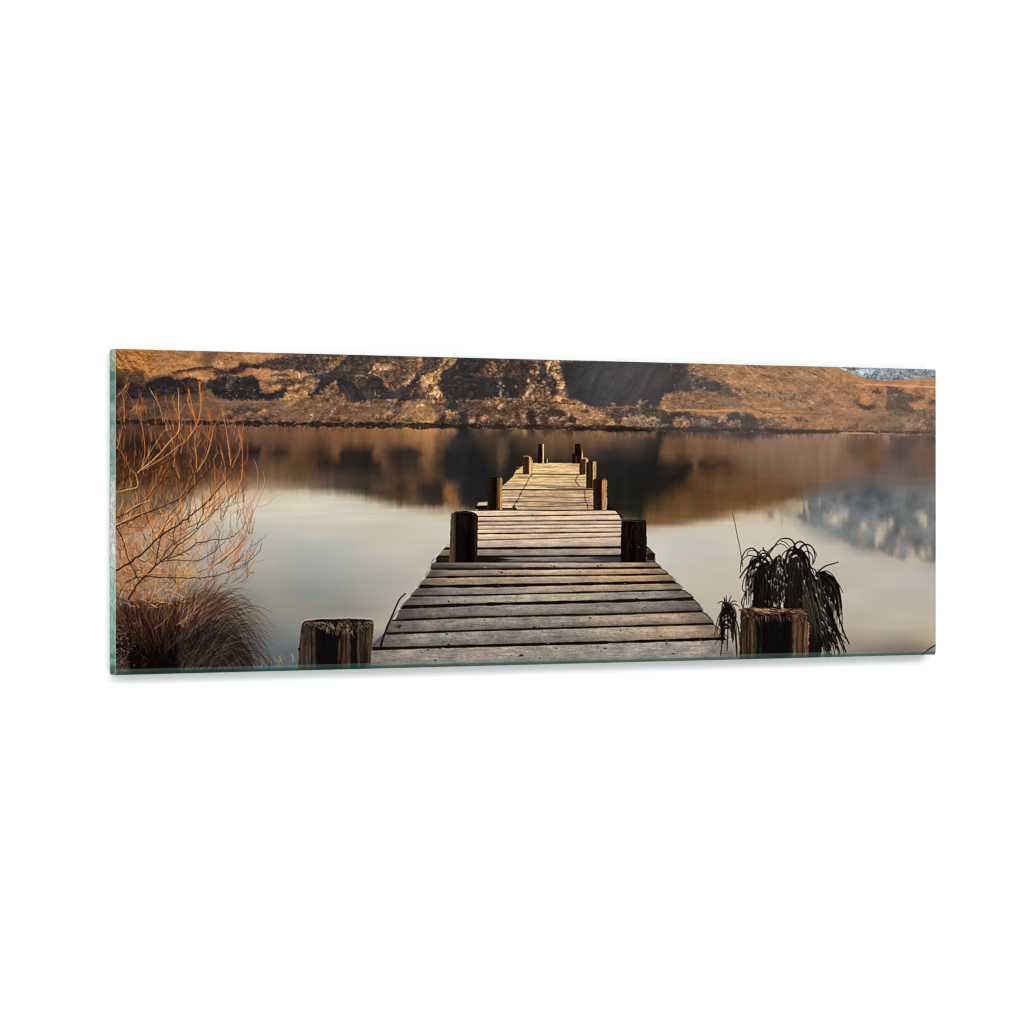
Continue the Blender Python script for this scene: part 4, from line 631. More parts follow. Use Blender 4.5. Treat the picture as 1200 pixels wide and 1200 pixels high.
    for (P, w, col, a) in [([(602,555.2),(640,555.6),(678,556.4)],1.3,(60,34,18),.95),([(606,559.6),(640,559),(686,559.6)],.8,(120,84,54),.7),([(600,560.3),(618,559.8)],.8,(110,76,46),.8),([(620,562.8),(686,563.6)],.8,(250,226,170),.6),([(590,568.6),(620,568.6),(655,569.6),(690,570.5)],.9,(110,78,50),.75),([(588,572),(620,572),(650,572.6)],1.8,(228,212,190),.8),([(588,573.6),(630,573.8),(665,574),(698,573.6)],1.5,(44,26,22),.95),([(640,571.4),(670,572.4),(698,572)],1.1,(96,66,56),.8),([(588,577.6),(620,578),(690,577)],.8,(140,106,80),.6),([(610,581.6),(640,582.2),(690,583.2)],1.0,(104,68,48),.85),([(588,583),(612,582.6)],1.2,(246,228,190),.7),([(588,588),(625,587.6),(660,588.4),(692,589)],1.0,(84,58,46),.8),([(588,591.2),(612,590.6)],1.2,(240,222,190),.7),([(600,593),(640,593.6),(668,592.5),(694,592)],1.1,(76,52,46),.8),([(640,590.6),(670,590),(690,586.5)],.8,(100,74,60),.6),([(588,594.6),(606,594.2)],1.1,(236,220,196),.7),([(560,597.6),(610,597.6),(650,598.2),(700,597.6),(722,598)],1.5,(28,16,12),.95),([(588,595.8),(604,596)],1.6,(24,12,10),.9),([(605,547.5),(640,547.2),(676,548)],.8,(196,158,104),.6),([(604,551),(640,550.5),(676,551.4)],.9,(246,216,160),.6),([(640,550.2),(677,549.6)],.9,(250,224,170),.7)]:
        stroke(cv, P, w, w, col, None, a, n=3)
    for P in [[(622,556.5),(619,561),(616,567),(612.5,573)],[(612,573),(609,579),(607,584),(603,589),(601,595)],[(676,557.5),(674,562),(674.5,565),(678,569.5)],[(683.5,574.5),(684.6,580),(685,586),(687,590),(688,596)]]:
        stroke(cv, P, 1.0, 1.1, (58,36,22), None, .85)
    for (x, y, s_) in [(609.5,579,1.5),(605,588,1.7),(601.5,594.5,2.4),(603,596,1.8),(684.5,583,1.3),(688,592,1.4),(684,576,1),(622,557.5,1)]: blob(cv, x, y, s_, s_ * .9, (34,20,16), .9, seed=int(x))
    fill(cv, [(560,589),(570,588.6),(570,592),(560,592.4)], (204,180,150), .8, .2, 3, idn=JETTY)
    fill(cv, [(556,592.6),(572,592.2),(572,597),(556,597)], (20,12,10), .8, .2, 3, idn=JETTY)
    stroke(cv, [(569,586),(569,582)], .9, .7, (34,24,20), JETTY)
    fill(cv, [(700,593),(712,592.5),(720,597.6),(700,597.4)], (16,12,10), 1, .5, 3, idn=JETTY)
    stroke(cv, [(712,591),(720,597),(728,606)], 1.6, 2.2, (30,20,16), JETTY, .9)
    # pale fringe along the deck ends
    stroke(cv, [(525,634.6),(518.6,642),(509.6,652.6),(508.6,657.2),(503.6,661.5),(502.8,668.6),(497,677),(488.8,687),(480.6,696.6),(468,711.2),(461.5,724.8)], 1.0, 1.0, (222,214,198), None, .5, n=2)
    stroke(cv, [(768.6,649),(767.8,656.5),(775.6,664.8),(783.2,671.2),(792,681)], 1.0, 1.0, (222,214,200), None, .6, n=2)

    # ---- posts
    posts = []
    def post(poly, lit, dark, split, seed, side='r', ringtop=0, gloss=.0, warp=.5, core=None):
        idn = POST0 + len(posts); posts.append(poly)
        fill(cv, poly, dark, .9, warp, 3, idn=idn, seed=seed)
        xs = [p[0] for p in poly]; ysx = [p[1] for p in poly]
        b = cv.box(min(xs) - 2, max(xs) + 2, min(ysx) - 2, max(ysx) + 2); XX, YY = cv.X[b], cv.Y[b]
        u = (XX - min(xs)) / (max(xs) - min(xs))
        m = (cv.ID[b] == idn)
        W = max(xs) - min(xs)
        gr = fbm(XX / max(.9, W * .035), YY / 22, seed + 200, 4, .75); gr2 = fbm(XX / 2.2, YY / 5, seed + 201, 3)
        stops = [s[0] for s in split]
        c = np.zeros(XX.shape + (3,))
        for k in range(3): c[..., k] = np.interp(u + .06 * gr, stops, [s[1][k] for s in split])
        c = c * np.clip(1 + .95 * gr + .35 * gr2, .3, 1.7)[..., None]
        if W > 60: gy = c.mean(-1, keepdims=True); c = (c * .74 + gy * .26) * .88
        tmp = cv.C[b]; tmp[m] = c[m]; cv.C[b] = tmp
        return idn, b, m
    BK = (12, 8, 7)
    # far ones first
    post([(673,520),(680,520),(680,526.5),(681,543),(673.5,543)], 0, 0, [(0,(22,10,8)),(.6,(20,9,8)),(.8,(60,42,26)),(1,(150,116,74))], 1, warp=.2)
    post([(676.5,527.5),(681.5,527.5),(682,531),(682.2,540),(677,540)], 0, 0, [(0,(24,12,8)),(.65,(24,12,8)),(.85,(210,172,112)),(1,(214,176,120))], 2, warp=.2)
    post([(669.8,532.5),(672,531),(674.5,533),(674.6,543),(670.2,543)], 0, 0, [(0,(24,18,10)),(.7,(16,10,8)),(1,(70,54,34))], 3, warp=.2)
    post([(630.2,520.2),(636.4,520),(636.6,543),(629.9,543)], 0, 0, [(0,(26,12,8)),(.62,(22,10,8)),(.78,(180,140,88)),(1,(232,196,136))], 4, warp=.15)
    post([(637,538.5),(639,537),(641,538),(641.2,543),(637,543)], 0, 0, [(0,(40,22,12)),(.6,(34,18,10)),(.85,(220,184,126)),(1,(200,160,104))], 5, warp=.1)
    i_, b, m = post([(612.2,555),(612,540),(612.6,535.4),(615,534.2),(619,534),(622,536.6),(623.5,541),(623.8,548),(622.2,555.2)], 0, 0, [(0,(66,42,20)),(.35,(46,26,12)),(.55,(56,34,16)),(.68,(206,164,108)),(.85,(226,188,130)),(1,(190,148,92))], 6, warp=.2)
    stroke(cv, [(613.5,535),(617,534.4),(620.5,537),(622,541)], 1.4, 1.6, (176,130,78), i_, .8)
    i_, b, m = post([(678.2,556.5),(678.2,540),(679,537.6),(683,536.4),(687,537),(688.6,540),(687,543),(686.8,556)], 0, 0, [(0,(50,28,14)),(.3,(70,42,20)),(.6,(52,30,16)),(.74,(196,152,90)),(1,(214,172,110))], 7, warp=.2)
    stroke(cv, [(681,537.4),(685,536.8),(688,539)], 1.3, 1.6, (216,176,112), i_, .9)
    post([(686.4,572),(686.2,542.6),(688,541),(697.6,541),(698.2,544),(697.4,560),(696.6,572)], 0, 0, [(0,(36,22,12)),(.35,(50,34,20)),(.6,(34,20,12)),(.66,(176,128,74)),(.85,(206,160,100)),(1,(168,126,80))], 8, warp=.2)
    i_, b, m = post([(694.6,597.6),(694.2,563),(696,561.2),(700,561.6),(709,561),(710.2,564),(710,597.2)], 0, 0, [(0,(44,30,20)),(.35,(38,20,12)),(.62,(24,14,10)),(.68,(150,106,62)),(.85,(186,138,84)),(.94,(150,108,66)),(.98,(216,176,118)),(1,(200,160,108))], 9, warp=.25)
    stroke(cv, [(696,562),(702,562.6),(709,561.8)], 1.2, 1, (30,22,16), i_, .8)
    i_, b, m = post([(570.6,597),(571.2,570),(572,560.4),(579,559.6),(583,560.4),(587,559.4),(587.6,562),(587.6,597)], 0, 0, [(0,(36,30,20)),(.3,(22,16,10)),(.6,(10,7,6)),(.7,(96,64,34)),(.82,(104,70,38)),(.93,(196,148,92)),(1,(170,124,74))], 10, warp=.25)
    stroke(cv, [(572,560.6),(580,560.6)], 1.4, 1.2, (16,12,8), i_, .9)
    i_, b, m = post([(525.6,658.6),(526.6,640),(527.8,604),(529,601.5),(533,599.6),(545,598.8),(552,599.6),(558,602),(559.4,605),(559,640),(558.2,658.6)], 0, 0, [(0,(84,66,44)),(.1,(74,58,38)),(.2,(56,42,28)),(.26,(10,7,6)),(.4,(14,11,10)),(.72,(3,2,2)),(.85,(14,9,7)),(.93,(52,26,14)),(1,(10,6,5))], 11, warp=.5)
    for k in range(26):
        x = rnd.uniform(537, 556); y = rnd.uniform(600, 615); stroke(cv, [(x, y), (x + rnd.gauss(0, .5), y + rnd.uniform(3, 26))], .8, .4, rnd.choice([(40,32,28),(30,22,18),(52,42,36)]), i_, .4)
    stroke(cv, [(530,602),(538,600.4),(548,600.6),(557,603)], 1.2, 1, (60,54,52), i_, .5)
    i_, b, m = post([(726.4,658.6),(726.8,630),(727.4,612),(729,609.5),(736,608.8),(748,609),(755,609.4),(756.6,613),(757,630),(757.2,641),(756.4,658.4)], 0, 0, [(0,(8,4,4)),(.3,(14,9,7)),(.5,(4,2,2)),(.62,(22,14,10)),(.8,(12,8,6)),(.93,(26,14,9)),(1,(40,28,22))], 12, warp=.5)
    for k in range(34):
        x = rnd.uniform(729, 756); y = rnd.uniform(610, 640); stroke(cv, [(x, y), (x + rnd.gauss(0, .6), y + rnd.uniform(4, 20))], .8, .4, rnd.choice([(52,36,26),(36,24,18),(70,48,32)]), i_, .45)
    stroke(cv, [(729,610.6),(738,610),(746,611),(752,610)], 1.3, 1.0, (84,74,66), i_, .6); blob(cv, 747.6, 641, 1.8, 1.1, (84,74,66), .8, idn=i_); blob(cv, 751, 636, 1, 2, (60,48,40), .7, idn=i_)
    # ---- bent steel rod
    stroke(cv, [(474.2,695.6),(468.6,701),(465.6,706),(460.4,718),(456,728),(451.6,739),(448,749),(446.4,754),(445.8,758.6)], 2.1, 2.5, (24,17,14), ROD, 1)
    stroke(cv, [(474,694.4),(467.4,700.6),(464.2,706),(459,718),(454.4,728)], .7, .6, (226,218,200), None, .5)

    # ---- front left post
    i_, b, m = post([(348,800),(350.4,762),(351.4,745),(353,733),(355.8,728.4),(364,726.6),(375,725.6),(390,725.6),(405,725),(420,725.4),(430,726),(436,727),(437.6,730),(436.6,745),(434.6,762),(433,800)], 0, 0,
        [(0,(52,38,28)),(.05,(66,50,38)),(.10,(58,44,34)),(.15,(70,54,42)),(.19,(30,20,16)),(.22,(70,54,42)),(.26,(16,12,11)),(.5,(13,11,10)),(.56,(24,16,12)),(.6,(88,48,24)),(.64,(64,34,18)),(.68,(96,70,50)),(.70,(20,14,12)),(.78,(15,12,11)),(.81,(80,68,58)),(.83,(22,12,10)),(.9,(52,34,20)),(.95,(100,74,36)),(1,(62,34,22))], 13, warp=.7)
    cols = [(124,102,80),(96,76,58),(64,44,32),(146,122,96),(44,30,22),(166,138,110)]
    for k in range(420):                      # frayed end grain hanging over the rim
        x = rnd.uniform(357, 436); l = rnd.uniform(1.0, 4) + (3.5 if 380 < x < 420 else 0) * rnd.random()
        y = 728 + rnd.random() * (5 + 9 * math.exp(-((x - 402) / 22) ** 2))
        dk = rnd.random() < .45
        stroke(cv, [(x, y), (x + rnd.gauss(0, 1.1), y + l * .5), (x + rnd.gauss(0, 1.4), y + l)], 1.0, .5, (24,15,11) if dk else rnd.choice(cols), i_, .85 if dk else .7, n=2)
    for k in range(90):
        x = rnd.choice([rnd.uniform(395, 408), rnd.uniform(418, 436), rnd.uniform(352, 366)]); y = rnd.uniform(738, 762)
        stroke(cv, [(x, y), (x + rnd.gauss(0, .5), y + rnd.uniform(8, 28))], 1.0, .7, rnd.choice([(92,72,54),(66,44,30),(22,14,10),(88,68,42),(36,24,18)]), i_, .5, n=2)
    stroke(cv, [(356,728.6),(372,727),(392,727.4),(410,726.4),(434,727.8)], .9, .8, (18,10,8), i_, .9); stroke(cv, [(352,730),(360,726),(380,724.4),(410,723.8),(434,725)], .8, .8, (206,198,182), None, .45)
    stroke(cv, [(368,730),(376,729.6),(382,731)], 1.5, 1.2, (150,96,70), i_, .8)
    blob(cv, 350.4, 760.5, 1.4, 1.8, (14,8,8), 1, idn=i_, soft=.5)

    # ---- drooping cabbage-tree like plant
    rp = random.Random(21)
    def leaf(x0, y0, ang, ln, droop, w, col, idn, a=1):
        P = [(x0, y0)]; x, y = x0, y0; dx, dy = math.cos(ang), -math.sin(ang); n = 7
        for k in range(n):
            dy += droop * .13 * (1.0 + .15 * k); s = math.hypot(dx, dy); dx /= s; dy /= s
            dx *= .96
            x += dx * ln / n; y += dy * ln / n; P.append((x, y))
        stroke(cv, P, w, w * .45, col, idn, a, n=2)
    D = [(12,11,10),(17,15,13),(10,9,9),(24,21,17),(34,30,24),(14,13,12)]
    T = TREEPLANT
    def mass(P, a=1, w=2): fill(cv, P, (12, 11, 11), 1.2, w, 4, idn=T, a=a, seed=300)
    mass([(884,676),(894,668),(903,680),(902,716),(878,716)], .95); mass([(921,664),(931,652),(940,664),(944,690),(946,716),(918,716)], .95); mass([(948,690),(958,682),(966,700),(968,730),(960,770),(942,772),(940,716)], .95)
    def crown(cx, cy, n, lmin, lmax, a0, a1, w, dr=(1.2, 2.6)):
        for k in range(n):
            ang = math.radians(rp.uniform(a0, a1))
            leaf(cx + rp.gauss(0, 1.5), cy + rp.gauss(0, 1.5), ang, rp.uniform(lmin, lmax), rp.uniform(*dr), w * rp.uniform(.7, 1.15), rp.choice(D), T)
    crown(889, 655, 22, 34, 56, 60, 172, 1.9, (5, 9)); crown(891, 664, 26, 34, 54, 10, 180, 1.8, (6, 11))
    crown(931, 646, 30, 40, 70, 15, 165, 2.0, (6, 10)); crown(932, 656, 36, 40, 62, 0, 180, 1.9, (7, 12))
    crown(912, 654, 22, 40, 60, 30, 150, 1.7, (8, 12))
    crown(957, 674, 24, 40, 66, 5, 65, 1.9, (3, 6)); crown(957, 682, 34, 44, 84, -60, 120, 1.8, (5, 9)); crown(960, 702, 26, 46, 70, -80, -46, 1.8, (1, 3)); crown(948, 690, 16, 40, 76, -85, -55, 1.8, (1, 2)); crown(904, 664, 26, 34, 50, -60, 150, 1.7, (6, 11)); crown(944, 668, 20, 34, 50, -40, 120, 1.7, (6, 11))
    for k in range(46):                      # long hanging straps on the right
        x0 = rp.uniform(944, 966); y0 = rp.uniform(680, 720); x1 = x0 + rp.uniform(2, 30) * (1.0); y1 = rp.uniform(745, 775)
        stroke(cv, [(x0, y0), ((x0 * .62 + x1 * .38) + 2, y0 * .5 + y1 * .5), (x1, y1)], 1.9, .9, rp.choice(D), T, n=3)
    for k in range(40):
        x0 = rp.gauss(908, 12); y0 = rp.uniform(660, 690); stroke(cv, [(x0, y0), (x0 + rp.gauss(0, 2), y0 + 20), (x0 + rp.gauss(0, 3), min(716, y0 + 44))], 1.6, 1.1, rp.choice(D), T, n=2)
    E = [([(931,648),(930,638),(925,632),(917,631),(911,634),(906,641),(900,649),(893,657)],1.9),([(914,634),(920,636),(925,642)],1),([(913,637),(918,639),(922,643)],1),
         ([(894,657),(889,648),(882,645),(876,646),(875,650)],1.2),([(894,660),(886,653),(877,651),(870,655),(867,663)],1.3),([(893,642),(896,648),(897,651),(893,658)],1.7),([(898,648),(905,641),(913,637)],1.5),
         ([(888,654),(880,660),(872,668),(866,677)],2.4),([(886,664),(877,668),(871,678),(869,690),(872,694)],1.5),([(880,680),(872,696),(868,706),(870,712)],1.9),
         ([(934,648),(938,640),(945,638),(951,642),(954,652),(952,660)],1.9),([(935,646),(942,638.6),(950,641),(955,648),(956,652)],1.0),([(936,650),(945,646),(951,652),(951,662)],1.4),([(934,656),(944,652),(949,664),(953,672)],1.6),
         ([(956,672),(961,667),(967,663),(975,660.6),(981,658.8)],2.0),([(957,673),(966,672),(975,677),(981,686),(983.5,700)],2.4),([(962,673),(972,676),(981,684),(986.5,694.5)],1.3),([(958,674),(968,680),(976,692),(980,706),(983,722)],1.9),
         ([(966,690),(976,706),(982,724),(988,742),(994,754.5)],2.3),([(964,700),(974,726),(984,748),(990,764)],2.2),([(958,676),(955,670),(953,667)],1.6),([(884,672),(876,684),(872,700),(869,716)],1.7)]
    for P, w in E: stroke(cv, P, w, w * .7, (11,10,9), T)
    for k in range(46):                       # a few leaves catch green-grey light
        x0 = rp.uniform(938, 962); y0 = rp.uniform(666, 715); stroke(cv, [(x0, y0), (x0 + 4, y0 + 18), (x0 + rp.uniform(6, 16), y0 + 40)], .8, .5, rp.choice([(84,82,60),(70,68,50),(98,90,70),(56,54,42)]), T, .65, n=2)
    for k in range(80):
        x0 = rp.gauss(922, 20); y0 = rp.uniform(645, 690); stroke(cv, [(x0, y0), (x0 + rp.gauss(0, 2), y0 + 16)], .7, .5, rp.choice([(52,47,38),(42,38,33),(70,60,46)]), T, .55, n=2)
    for k in range(125):                      # chinks where the bright lake shows through
        c = rp.random()
        lean = 0
        if c < .34: y = rp.uniform(684, 764); x = 964 + (y - 684) * .16 + rp.gauss(0, 5.5); lean = .45
        elif c < .60: x, y = rp.gauss(914, 4), rp.uniform(652, 712)
        elif c < .74: y = rp.uniform(664, 714); x = 882 - (y - 664) * .22 + rp.gauss(0, 2.5); lean = -.35
        elif c < .86: x, y = rp.gauss(902, 3), rp.uniform(668, 712)
        else: y = rp.uniform(652, 708); x = 939 + rp.gauss(0, 6); lean = .2
        l = rp.uniform(1.5, 7)
        stroke(cv, [(x, y), (x + lean * l * .5 + rp.gauss(0, .5), y + l * .5), (x + lean * l + rp.gauss(0, .2), y + l)], rp.uniform(.5, 1.5), .3, (198,187,169), None, rp.uniform(.45, .95), n=2)
    # ---- small spiky plant
    S_ = SMALLPLANT
    fill(cv, [(848,708),(851,705),(855,708),(856,718),(852,724),(848,718)], (16,11,10), 1.2, 1.2, 3, idn=S_)
    for P in [[(851,708),(850,703),(850,698)],[(852,708),(854,703),(856,698)],[(850,709),(845,705),(840,707)],[(854,708),(858,704.6),(862,704.8)],[(854,710),(860,708),(865,711)],[(848,708),(848,702),(847,700)]]:
        stroke(cv, P, 2.0, .8, (18,12,11), S_)
    for k in range(64):
        side = rp.choice([-1, 1]); y0 = rp.uniform(706, 736); x0 = 851 + side * rp.uniform(0, 2.5)
        leaf(x0, y0, math.radians(90 - side * rp.uniform(25, 95)), rp.uniform(13, 24), rp.uniform(4, 9), rp.uniform(1.1, 1.9), rp.choice(D), S_)
    for P, w in [([(852,722),(852,740),(851,762)],2.2),([(846,722),(846,742),(843.5,768)],2.2),([(857,722),(861,745),(862.5,768)],3),([(849,725),(844,740),(837,756)],1.2),([(858,720),(864,735),(866,755)],2),([(846,714),(840,726),(836.5,744)],1.6)]:
        stroke(cv, P, w, w * .55, (12,10,9), S_)
    for k in range(8):
        x = rp.gauss(851, 6); y = rp.uniform(714, 742); stroke(cv, [(x, y), (x - .4, y + 3)], .9, .6, (196,184,168), None, .6, n=2)

    # ---- front right post
    i_, b, m = post([(865,795),(866,765),(866.4,740),(866,722),(868,715.6),(872,712.4),(884,711.4),(900,710.8),(918,711.4),(934,712.4),(941,714.6),(944,719),(944.6,728),(947,731),(946.4,750),(945.6,795)], 0, 0,
        [(0,(30,20,12)),(.05,(70,50,30)),(.10,(60,42,24)),(.12,(22,12,10)),(.15,(70,50,28)),(.22,(78,56,32)),(.25,(24,17,14)),(.30,(20,18,16)),(.31,(40,36,32)),(.33,(16,14,12)),(.70,(12,11,9)),(.75,(22,14,10)),(.8,(104,76,48)),(.84,(60,36,20)),(.88,(104,66,36)),(.92,(52,28,16)),(.95,(160,112,66)),(.975,(96,62,34)),(1,(190,142,92))], 14, warp=1.3)
    for k in range(300):
        x = rnd.uniform(868, 943); y = 713 + rnd.random() * 6 + (2.5 if x > 925 else 0); l = rnd.uniform(3, 9)
        stroke(cv, [(x - l * .5, y - .3), (x + l * .5, y + rnd.gauss(.6, .8))], 1.1, .7, rnd.choice([(186,146,110),(150,110,78),(96,60,40),(34,20,15),(52,30,20),(206,168,132),(26,16,13),(70,46,32)]), i_, .75, n=2)
    for k in range(70):
        x = rnd.uniform(884, 944); y = 720 + rnd.random() * 5; l = rnd.uniform(2, 8)
        stroke(cv, [(x, y), (x + rnd.gauss(0, .8), y + l)], 1.1, .5, rnd.choice([(96,76,62),(70,52,42),(140,112,90),(40,28,22),(20,13,10)]), i_, .75, n=2)
    for k in range(60):
        x = rnd.uniform(866, 886) if k % 2 else rnd.uniform(930, 946); y = rnd.uniform(724, 750)
        stroke(cv, [(x, y), (x + rnd.gauss(0, .4), y + rnd.uniform(10, 30))], 1.0, .7, rnd.choice([(100,74,48),(52,34,22),(28,18,13),(118,88,58)]), i_, .45, n=2)
    fill(cv, [(866,716),(878,712),(890,720),(884,726),(868,726)], (38,28,22), 1.5, 1.2, 3, .5, 2, idn=i_, a=.75, speck=.4)
    for k in range(36):
        x = rnd.uniform(868, 890); y = rnd.uniform(713, 724); stroke(cv, [(x, y), (x + rnd.gauss(0, 1.5), y + rnd.uniform(1, 4))], 1, .6, rnd.choice([(140,104,80),(90,62,48),(26,18,14)]), i_, .7, n=2)
    # ---- reed stalk
    stroke(cv, [(857,601),(860,612),(863,628),(866,642),(869.4,664)], .9, 1.1, (62,52,46), REED, .9, th=.3)
    # corner stem at lower right
    stroke(cv, [(1096,755),(1090,759),(1084,763),(1078,768)], 1.4, 1.8, (16,14,12), 10, 1)

    # ---- left side: red-brown tussock of grass
    rg = random.Random(5)
    fill(cv, [(136,712),(150,706),(170,702),(240,708),(250,740),(290,760),(300,792),(136,793)], (70,50,40), 5, 4, 7, idn=TUSSOCK, a=.9, col2=(46,32,26), cs=5, seed=401, speck=.3)
    fill(cv, [(148,770),(156,750),(172,742),(200,738),(222,732),(242,738),(262,762),(270,793),(150,793)], (10,7,6), 6, 4, 7, idn=TUSSOCK, seed=402)
    fill(cv, [(210,745),(225,728),(250,728),(276,742),(292,770),(296,793),(210,793)], (34,24,22), 10, 4, 7, idn=TUSSOCK, a=.9, seed=403)
    for k in range(900):                     # upright blades
        x0 = rg.uniform(132, 244); y0 = rg.uniform(720, 752) + 26 * vn(np.array(x0 / 9.), np.array(.5), 77) + 14 * rg.random() ** 2; lean = (x0 - 185) / 60 + rg.gauss(0, .55); l = rg.uniform(22, 62)
        x1 = x0 + lean * l * .7; y1 = y0 - l * (1 - .25 * abs(lean))
        if y1 < 668: y1 = 668 + rg.random() * 12
        depth = min(1, max(0, (y0 - 722) / 46))
        base = rg.choice([(112,66,42),(92,50,34),(66,36,28),(140,94,62),(44,26,23),(30,18,16),(124,70,44),(172,126,88),(34,21,19),(52,30,26)])
        c0 = tuple(v * max(.1, .55 - .5 * depth) for v in base)
        stroke(cv, [(x0, y0), ((x0 + x1) / 2 - lean * 3, (y0 + y1) / 2), (x1, y1)], 1.1, .4, c0, TUSSOCK, .8, col1=base, n=3)
    for k in range(860):                     # arching blades falling to the right
        x0 = rg.uniform(208, 262) if k % 3 == 0 else rg.uniform(212, 246); y0 = rg.uniform(728, 794); r = rg.uniform(.3, 1)
        f = rg.random() ** .8
        xe = min(322, x0 + 18 + rg.uniform(.55, 1.05) * 66 * f); yt = y0 - (54 - 30 * f) * r - 3; ye = yt + rg.uniform(4, 46) * f
        base = rg.choice([(48,36,32),(60,46,40),(34,25,23),(92,74,64),(26,18,17),(118,100,86),(30,22,20),(22,15,14)])
        if y0 < 742 and rg.random() < .35: base = rg.choice([(196,140,92),(168,116,76),(206,160,120)])
        stroke(cv, [(x0, y0), (x0 + (xe - x0) * .35, y0 + (yt - y0) * .75), (x0 + (xe - x0) * .7, yt), (xe, ye)], .95, .4, tuple(v * .7 for v in base), TUSSOCK, .75, col1=base, n=3)
    for k in range(190):                     # warm tips fanning up-right
        x0 = rg.uniform(206, 240); y0 = rg.uniform(712, 736); a_ = math.radians(rg.uniform(22, 84)); l = rg.uniform(20, 58)
        base = rg.choice([(168,112,76),(124,78,54),(90,58,44),(60,42,36),(46,32,29),(190,148,112),(36,26,24),(28,20,18)])
        stroke(cv, [(x0, y0), (x0 + l * .5 * math.cos(a_), y0 - l * .5 * math.sin(a_) - 1), (x0 + l * math.cos(a_), y0 - l * math.sin(a_) + 3)], .9, .35, base, TUSSOCK, .65, n=3)
    for k in range(46):                      # loose thin outer blades
        x0 = rg.uniform(250, 285); y0 = rg.uniform(700, 745); xe = x0 + rg.uniform(18, 46)
        stroke(cv, [(x0, y0), ((x0 + xe) / 2, y0 - rg.uniform(1, 5)), (xe, y0 + rg.uniform(4, 34))], .55, .35, (104,92,80), TUSSOCK, .45, n=3, th=.35)
    for k in range(260):                     # pale stones and stems, lower left corner
        x = 134 + abs(rg.gauss(0, 11)); y = rg.uniform(728, 792)
        blob(cv, x, y, rg.uniform(.7, 2.2), rg.uniform(.6, 1.6), rg.choice([(124,108,90),(96,82,68),(148,132,110),(50,38,32),(36,26,24),(30,22,20),(110,78,56)]), rg.uniform(.35, .7), seed=k, idn=TUSSOCK, warp=.6)
    for k in range(90):
        x = rg.uniform(150, 262); y = rg.uniform(728, 782); stroke(cv, [(x, y), (x + rg.gauss(0, 5), y + rg.uniform(6, 18))], .7, .3, rg.choice([(92,52,36),(64,40,32),(110,72,50),(46,30,26)]), TUSSOCK, .5, n=2)
    for P in [[(181,736),(190,730),(200,720)],[(181,737),(194,726),(199,718)]]: stroke(cv, P, .8, .6, (150,96,58), TUSSOCK, .7)
    for (x, y, c) in [(306,776,(204,150,96)),(305,774,(180,84,40)),(315,779,(16,14,14)),(327,772,(206,180,110)),(326,776,(150,140,80)),(342,770,(200,190,172)),(318,786,(180,190,170))]:
        stroke(cv, [(x, y - 3), (x + 1, y), (x + rg.gauss(0, 2), y + 6)], 1.0, .7, tuple(v * .8 for v in c), TUSSOCK, .75, n=2)
    for (P, c) in [([(320,770),(326,775),(334,771)],(210,190,130)),([(330,766),(328,774),(326,780)],(196,170,110)),([(340,766),(343,770),(345,776)],(190,184,166))]: stroke(cv, P, .7, .5, c, TUSSOCK, .55)

    # ---- left side: bare orange willow shrub
    rs_ = random.Random(11)
    OR = [(206,128,56),(176,96,38),(228,160,84),(146,76,30),(236,186,118),(120,62,28),(190,112,52),(214,140,78)]
    DKB = [(58,30,18),(44,24,16),(76,40,22)]
    fill(cv, [(130,520),(150,528),(175,546),(215,535),(236,545),(232,580),(205,598),(180,612),(150,624),(130,630)], (86,54,30), 14, 5, 8, idn=None, a=.6, col2=(36,24,18), cs=4, seed=410, speck=.3)
    fill(cv, [(130,610),(180,606),(215,612),(220,650),(215,690),(180,706),(130,706)], (172,124,84), 16, 6, 8, idn=None, a=.42, col2=(140,96,66), cs=4, seed=411, speck=.3)
    fill(cv, [(220,596),(262,570),(268,590),(258,610),(225,640),(210,650)], (214,160,110), 14, 5, 8, idn=None, a=.28, seed=412)
    fill(cv, [(130,406),(180,406),(184,420),(172,434),(130,436)], (196,126,56), 8, 4, 5, idn=None, a=.5, col2=(120,70,34), cs=3, seed=413, speck=.3)
    def twig(x, y, ang, l, w, col, depth=0, a=.85):
        if x > 296 - max(0, 560 - y) * .25 or (x > 286 and rs_.random() < .5): return
        jt = rs_.uniform(.75, 1.12); col = (min(245, col[0] * jt * 1.03), col[1] * jt * .97, col[2] * jt * .88)
        P = [(x, y)]; cx_, cy_ = x, y; an = ang; n = 4
        bend = rs_.gauss(0, .05)
        for k in range(n):
            an += bend + rs_.gauss(0, .055) + (math.pi / 2 - an) * .10
            cx_ += math.cos(an) * l / n; cy_ -= math.sin(an) * l / n; P.append((cx_, cy_))
            if depth > 0 and rs_.random() < .5:
                twig(cx_, cy_, an + rs_.choice([-1, 1]) * rs_.uniform(.25, .6), l * rs_.uniform(.35, .65), w * .75, col, depth - 1, a)
        stroke(cv, P, w, w * .5, col, SHRUB, a, n=2, th=.38)
    def yline(x): return 430 if x < 180 else 430
    # dense haze of fine shoots behind
    for k in range(900):
        x = rs_.uniform(132, 300) if k % 3 else rs_.uniform(132, 236)
        yb = rs_.uniform(520, 690)
        lim = 250 + (yb - 500) * .30
        if x > lim + rs_.uniform(-20, 45): continue
        if yb < 545 and x > 240: continue
        if yb < 585 and rs_.random() < .42: continue
        col = rs_.choice(OR)
        if x > 235 and yb > 590: col = rs_.choice([(196,134,92),(170,112,80),(214,156,112),(130,86,66)])
        l = rs_.uniform(7, 24)
        dk_ = rs_.uniform(.25, 1.0) if rs_.random() < .7 else 1.1
        if yb < 612: col = tuple(v * dk_ for v in col)
